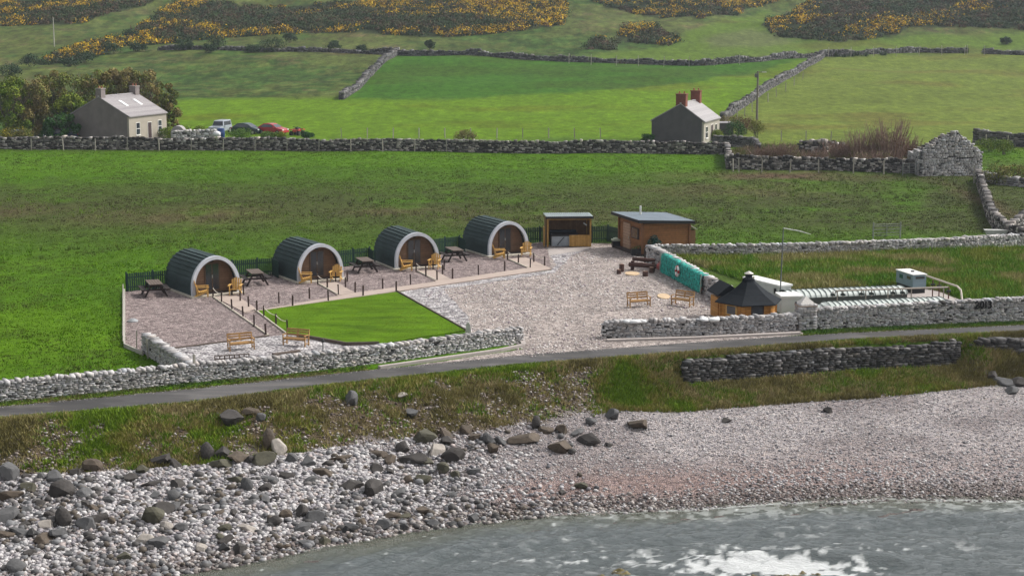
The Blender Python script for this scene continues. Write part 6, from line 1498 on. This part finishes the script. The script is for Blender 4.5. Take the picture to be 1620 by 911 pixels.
for (x0_, x1_, y0_, y1_), n_, zn in zones:
    for k in range(n_):
        px, py = random.uniform(x0_, x1_), random.uniform(y0_, y1_)
        pw_ = P(px, py); u_ = float(bank_t(pw_.x, pw_.y))
        if u_ < .0 or u_ > 1.03 or any(abs(px - q[0]) < (q[2] * .7) and abs(py - q[1]) < 12 for q in BO): continue
        mi = random.choices([0, 1, 2, 3, 5, 4], [4, 5, 2, 1.3, 2, 3 if u_ > .85 else .1])[0]; wp = random.uniform(10, 24)
        boulder(px, py, wp, wp * random.uniform(.5, .8), mi, '', 'boulders on %s' % zn)
        SCAT.append((('small' if wp < 16 else 'medium'), BN[mi], zn, px, C.objects[-1]))
import collections
gg = collections.defaultdict(list)
for a_ in SCAT: gg[a_[:3]].append(a_)
for (sz, bn, zn), L_ in gg.items():
    L_.sort(key=lambda q: q[3])
    for i, a_ in enumerate(L_): a_[4]['label'] = ('%s %s boulder on %s' % (sz, bn, zn)) if len(L_) == 1 else '%s %s boulder, %s of its kind from left, on %s' % (sz, bn, ORD[min(i, 19)], zn)
print('boulders', len(BO))
# ================================================================== SEA
def water():
    xs = np.arange(-32, 36, .11); ys = np.arange(50, 76, .085); X, Y = np.meshgrid(xs, ys); x = X.ravel(); y = Y.ravel()
    ysh = cv(SHORE, x); dist = ysh - y
    sl = np.gradient(cv(SHORE, xs), xs); SL = np.tile(np.convolve(np.pad(sl, 20, 'edge'), np.ones(41) / 41, 'valid'), len(ys))
    ph = dist / np.sqrt(1 + SL ** 2)
    wz = (fbm(x, y, 6, 3, 101) - .5) * 2.5
    z = .055 * np.sin((ph + wz) * 2 * PI / 2.6) * sstep(.2, 3, ph) + .03 * np.sin((ph * .9 + x * .35 + wz) * 2 * PI / 1.1) * sstep(0, 2, ph)
    rd = 1 - np.abs(fbm(x * .55 + y * .15, y * 1.5, .9, 4, 103) * 2 - 1)
    z += .16 * (rd - .7) * sstep(0, 1.8, ph)
    for k_, (wl, am, an) in enumerate(((.95, .022, .25), (.62, .014, -.35), (1.6, .035, .1), (.45, .009, .7))):
        z += am * np.sin((ph * math.cos(an) + x * math.sin(an) + wz * .6) * 2 * PI / wl + 5 * fbm(x, y, 2, 2, 120 + k_)) * sstep(0, 1.2, ph)
    # breaking wave over the drowned rock
    cx, cy = flat(1235, 893, ZSEA); r = ((x - cx) / 4.4); cr = cy + .35 * np.cos(r * 1.7) + .10 * (x - cx)
    z += .50 * .9 * np.exp(-r ** 4) * np.exp(-((y - cr) / .55) ** 2)
    f1 = fbm(x, y * 1.3, .34, 5, 105); f2 = fbm(x, y, 2.6, 4, 107); f3 = fbm(x * .6, y * 1.8, 3.5, 4, 109)
    foam = np.exp(-(((x - cx + .2) / 3.2) ** 2)) * np.exp(-((y - cy + .5) / .7) ** 2) * 1.0
    for px, py, rx, ry, s in ((1000, 884, 3.0, .6, .30), (850, 889, 2.0, .35, .38), (900, 872, 4, .3, .22), (1330, 868, 3.4, .35, .42), (1140, 900, 2.4, .7, .6), (1290, 904, 2.2, .8, .5), (1240, 878, 4.2, .5, .55)):
        qx, qy = flat(px, py, ZSEA); foam = foam + s * np.exp(-((x - qx) / rx) ** 2 - ((y - qy) / ry) ** 2)
    lace = sstep(.50, .60, f1 * .75 + f2 * .25)
    fm = np.clip(sstep(.62, 1.0, foam + (f1 - .5) * 2.4) + lace * sstep(.08, .5, foam) * .75, 0, 1)
    edge = np.exp(-((ph - .15 - .5 * (f2 - .3)) / .16) ** 2) * .55 + lace * np.exp(-((ph - 1.2) / 1.0) ** 2) * .35 * sstep(-2, 6, x)
    streak = sstep(.56, .66, f3) * lace * .30 * sstep(2, 4, ph) * sstep(-6, 6, x)
    fm = np.clip(fm + edge * sstep(.35, .6, f1 + .15) + streak, 0, 1)
    shallow = 1 - sstep(.0, 2.6, ph + (f2 - .5) * 1.2)
    keep = (dist > -1.6)
    Z = (ZSEA + z + .012).reshape(X.shape); idx = np.arange(x.size).reshape(X.shape); F4 = np.stack([idx[:-1, :-1], idx[:-1, 1:], idx[1:, 1:], idx[1:, :-1]], -1).reshape(-1, 4); F4 = F4[keep[F4].all(1)]
    used = np.unique(F4); re = np.zeros(x.size, int); re[used] = np.arange(len(used)); vs = np.stack([x, y, Z.ravel()], 1)[used]; cl = np.stack([fm, shallow, foam * 0], 1)[used]
    m, t, b, o = nmat('sea_water'); at_ = N(t, 'Attribute', attribute_name='tone'); sp_ = N(t, 'SeparateColor'); t.links.new(at_.outputs['Color'], sp_.inputs[0])
    g = coord(t); n1 = noise(t, coord(t, 'Object', (.8, 3.0, 1)), 1.6, 8, .72); n2 = noise(t, coord(t, 'Object', (1, 2.2, 1)), 7, 5, .7)
    wcol = N(t, 'Mix', data_type='RGBA'); wcol.inputs[6].default_value = (.115, .135, .138, 1); wcol.inputs[7].default_value = (.21, .23, .17, 1); t.links.new(sp_.outputs[1], wcol.inputs[0])
    fc_ = N(t, 'Mix', data_type='RGBA'); fc_.inputs[7].default_value = (.78, .80, .80, 1); t.links.new(wcol.outputs[2], fc_.inputs[6]); t.links.new(sp_.outputs[0], fc_.inputs[0]); t.links.new(fc_.outputs[2], b.inputs['Base Color'])
    rr = ramp(t, sp_.outputs[0], [(0, .05), (.6, .8)]); t.links.new(rr, b.inputs['Roughness']); b.inputs['IOR'].default_value = 1.33; b.inputs['Specular IOR Level'].default_value = .5
    ad = N(t, 'Math', operation='MULTIPLY_ADD'); t.links.new(n2, ad.inputs[0]); ad.inputs[1].default_value = .3; t.links.new(n1, ad.inputs[2]); bump(t, b, ad.outputs[0], 1.0, .30)
    tr_ = N(t, 'BsdfTransparent'); mx = N(t, 'MixShader'); al = N(t, 'Math', operation='MULTIPLY'); al.inputs[1].default_value = .55
    inv = N(t, 'Math', operation='SUBTRACT'); t.links.new(sp_.outputs[1], inv.inputs[0]); t.links.new(sp_.outputs[0], inv.inputs[1]); inv.use_clamp = True; t.links.new(inv.outputs[0], al.inputs[0])
    t.links.new(al.outputs[0], mx.inputs[0]); t.links.new(b.outputs[0], mx.inputs[1]); t.links.new(tr_.outputs[0], mx.inputs[2]); t.links.new(mx.outputs[0], o.inputs[0])
    struct(mesh_np('sea', vs, re[F4], m, None, cl, smooth=True))
    far = MB().add([(-70, 12, ZSEA - .12), (70, 12, ZSEA - .12), (70, 50.05, ZSEA - .12), (-70, 50.05, ZSEA - .12)], [(0, 1, 2, 3)]).build('sea', simple('sea_deep', (.05, .07, .07), .1, .1, 1)); struct(far)
water()
WEED = simple('weed_rock', None, .55, .4, 6, attr='tone', bmp=.6)
for px, py, n_, rx, lab in ((985, 909, 260, 1.5, 'low seaweed-covered rock awash at the bottom edge in the middle'), (1235, 909, 260, 1.7, 'seaweed-covered rock awash under the breaking wave at the bottom edge')):
    qx, qy = flat(px, py, ZSEA); g1 = np.linspace(-1, 1, 60); gx, gy = np.meshgrid(g1 * rx * 1.3, g1 * .8); k_ = 1 - (gx / rx / 1.3) ** 2 - (gy / .8) ** 2
    nz = fbm(gx + px, gy, .5, 4, 7); zz = -.30 + .36 * np.clip(k_, -1, 1) + (nz - .5) * .45 + (fbm(gx + px, gy, .16, 3, 9) - .5) * .16
    idx = np.arange(gx.size).reshape(gx.shape); F4 = np.stack([idx[:-1, :-1], idx[:-1, 1:], idx[1:, 1:], idx[1:, :-1]], -1).reshape(-1, 4)
    pal = np.array([(.10, .075, .02), (.05, .042, .025), (.14, .11, .03), (.15, .14, .12)])[np.clip((fbm(gx + px, gy, .2, 3, 11) * 6 - 1).astype(int), 0, 3).ravel()]
    o = mesh_np('tidal_rock', np.stack([gx.ravel(), gy.ravel(), zz.ravel()], 1), F4, WEED, None, pal, smooth=True); o.location = (qx, qy, ZSEA); tag(o, lab, 'rock')
def hedge():
    xs, ys, rs = [], [], []
    for pts in ([(250, 79), (330, 78), (450, 81), (598, 85)], [(598, 86), (800, 91), (1000, 101), (1110, 104), (1302, 90)], [(1302, 90), (1531, 84)]):
        w = [P(*p) for p in pts]
        for a, b in zip(w[:-1], w[1:]):
            n = int((b - a).length / 1.1); u = RNG.random(n); xs.append(a.x + (b.x - a.x) * u + RNG.normal(0, .6, n)); ys.append(a.y + (b.y - a.y) * u + RNG.normal(0, .6, n))
    x = np.concatenate(xs); y = np.concatenate(ys); k = RNG.random(len(x)) < .15 + .75 * sstep(.4, .6, fbm(x, y, 9, 3, 131)); x, y = x[k], y[k]
    tufts('wall_brambles', 'dark brambles and weeds growing along the upper field walls', x, y, RNG.uniform(.5, 1.5, len(x)), .8, [(.03, .06, .015), (.05, .075, .02), (.10, .085, .045)], 26, .13, 'brambles')
hedge()
# ================================================================== HAZE
hz = MB().bx(-560, 560, -12, 900, -9, 125).build('haze', nmat('haze')[0]); hm_ = hz.data.materials[0]; t = hm_.node_tree; t.nodes.clear()
o_ = t.nodes.new('ShaderNodeOutputMaterial'); pv = N(t, 'ShaderNodeVolumePrincipled'.replace('ShaderNode', '')); pv.inputs['Density'].default_value = .00016; pv.inputs['Color'].default_value = (.80, .88, 1.0, 1); pv.inputs['Anisotropy'].default_value = .3
t.links.new(pv.outputs[0], o_.inputs['Volume']); hz['kind'] = 'stuff'
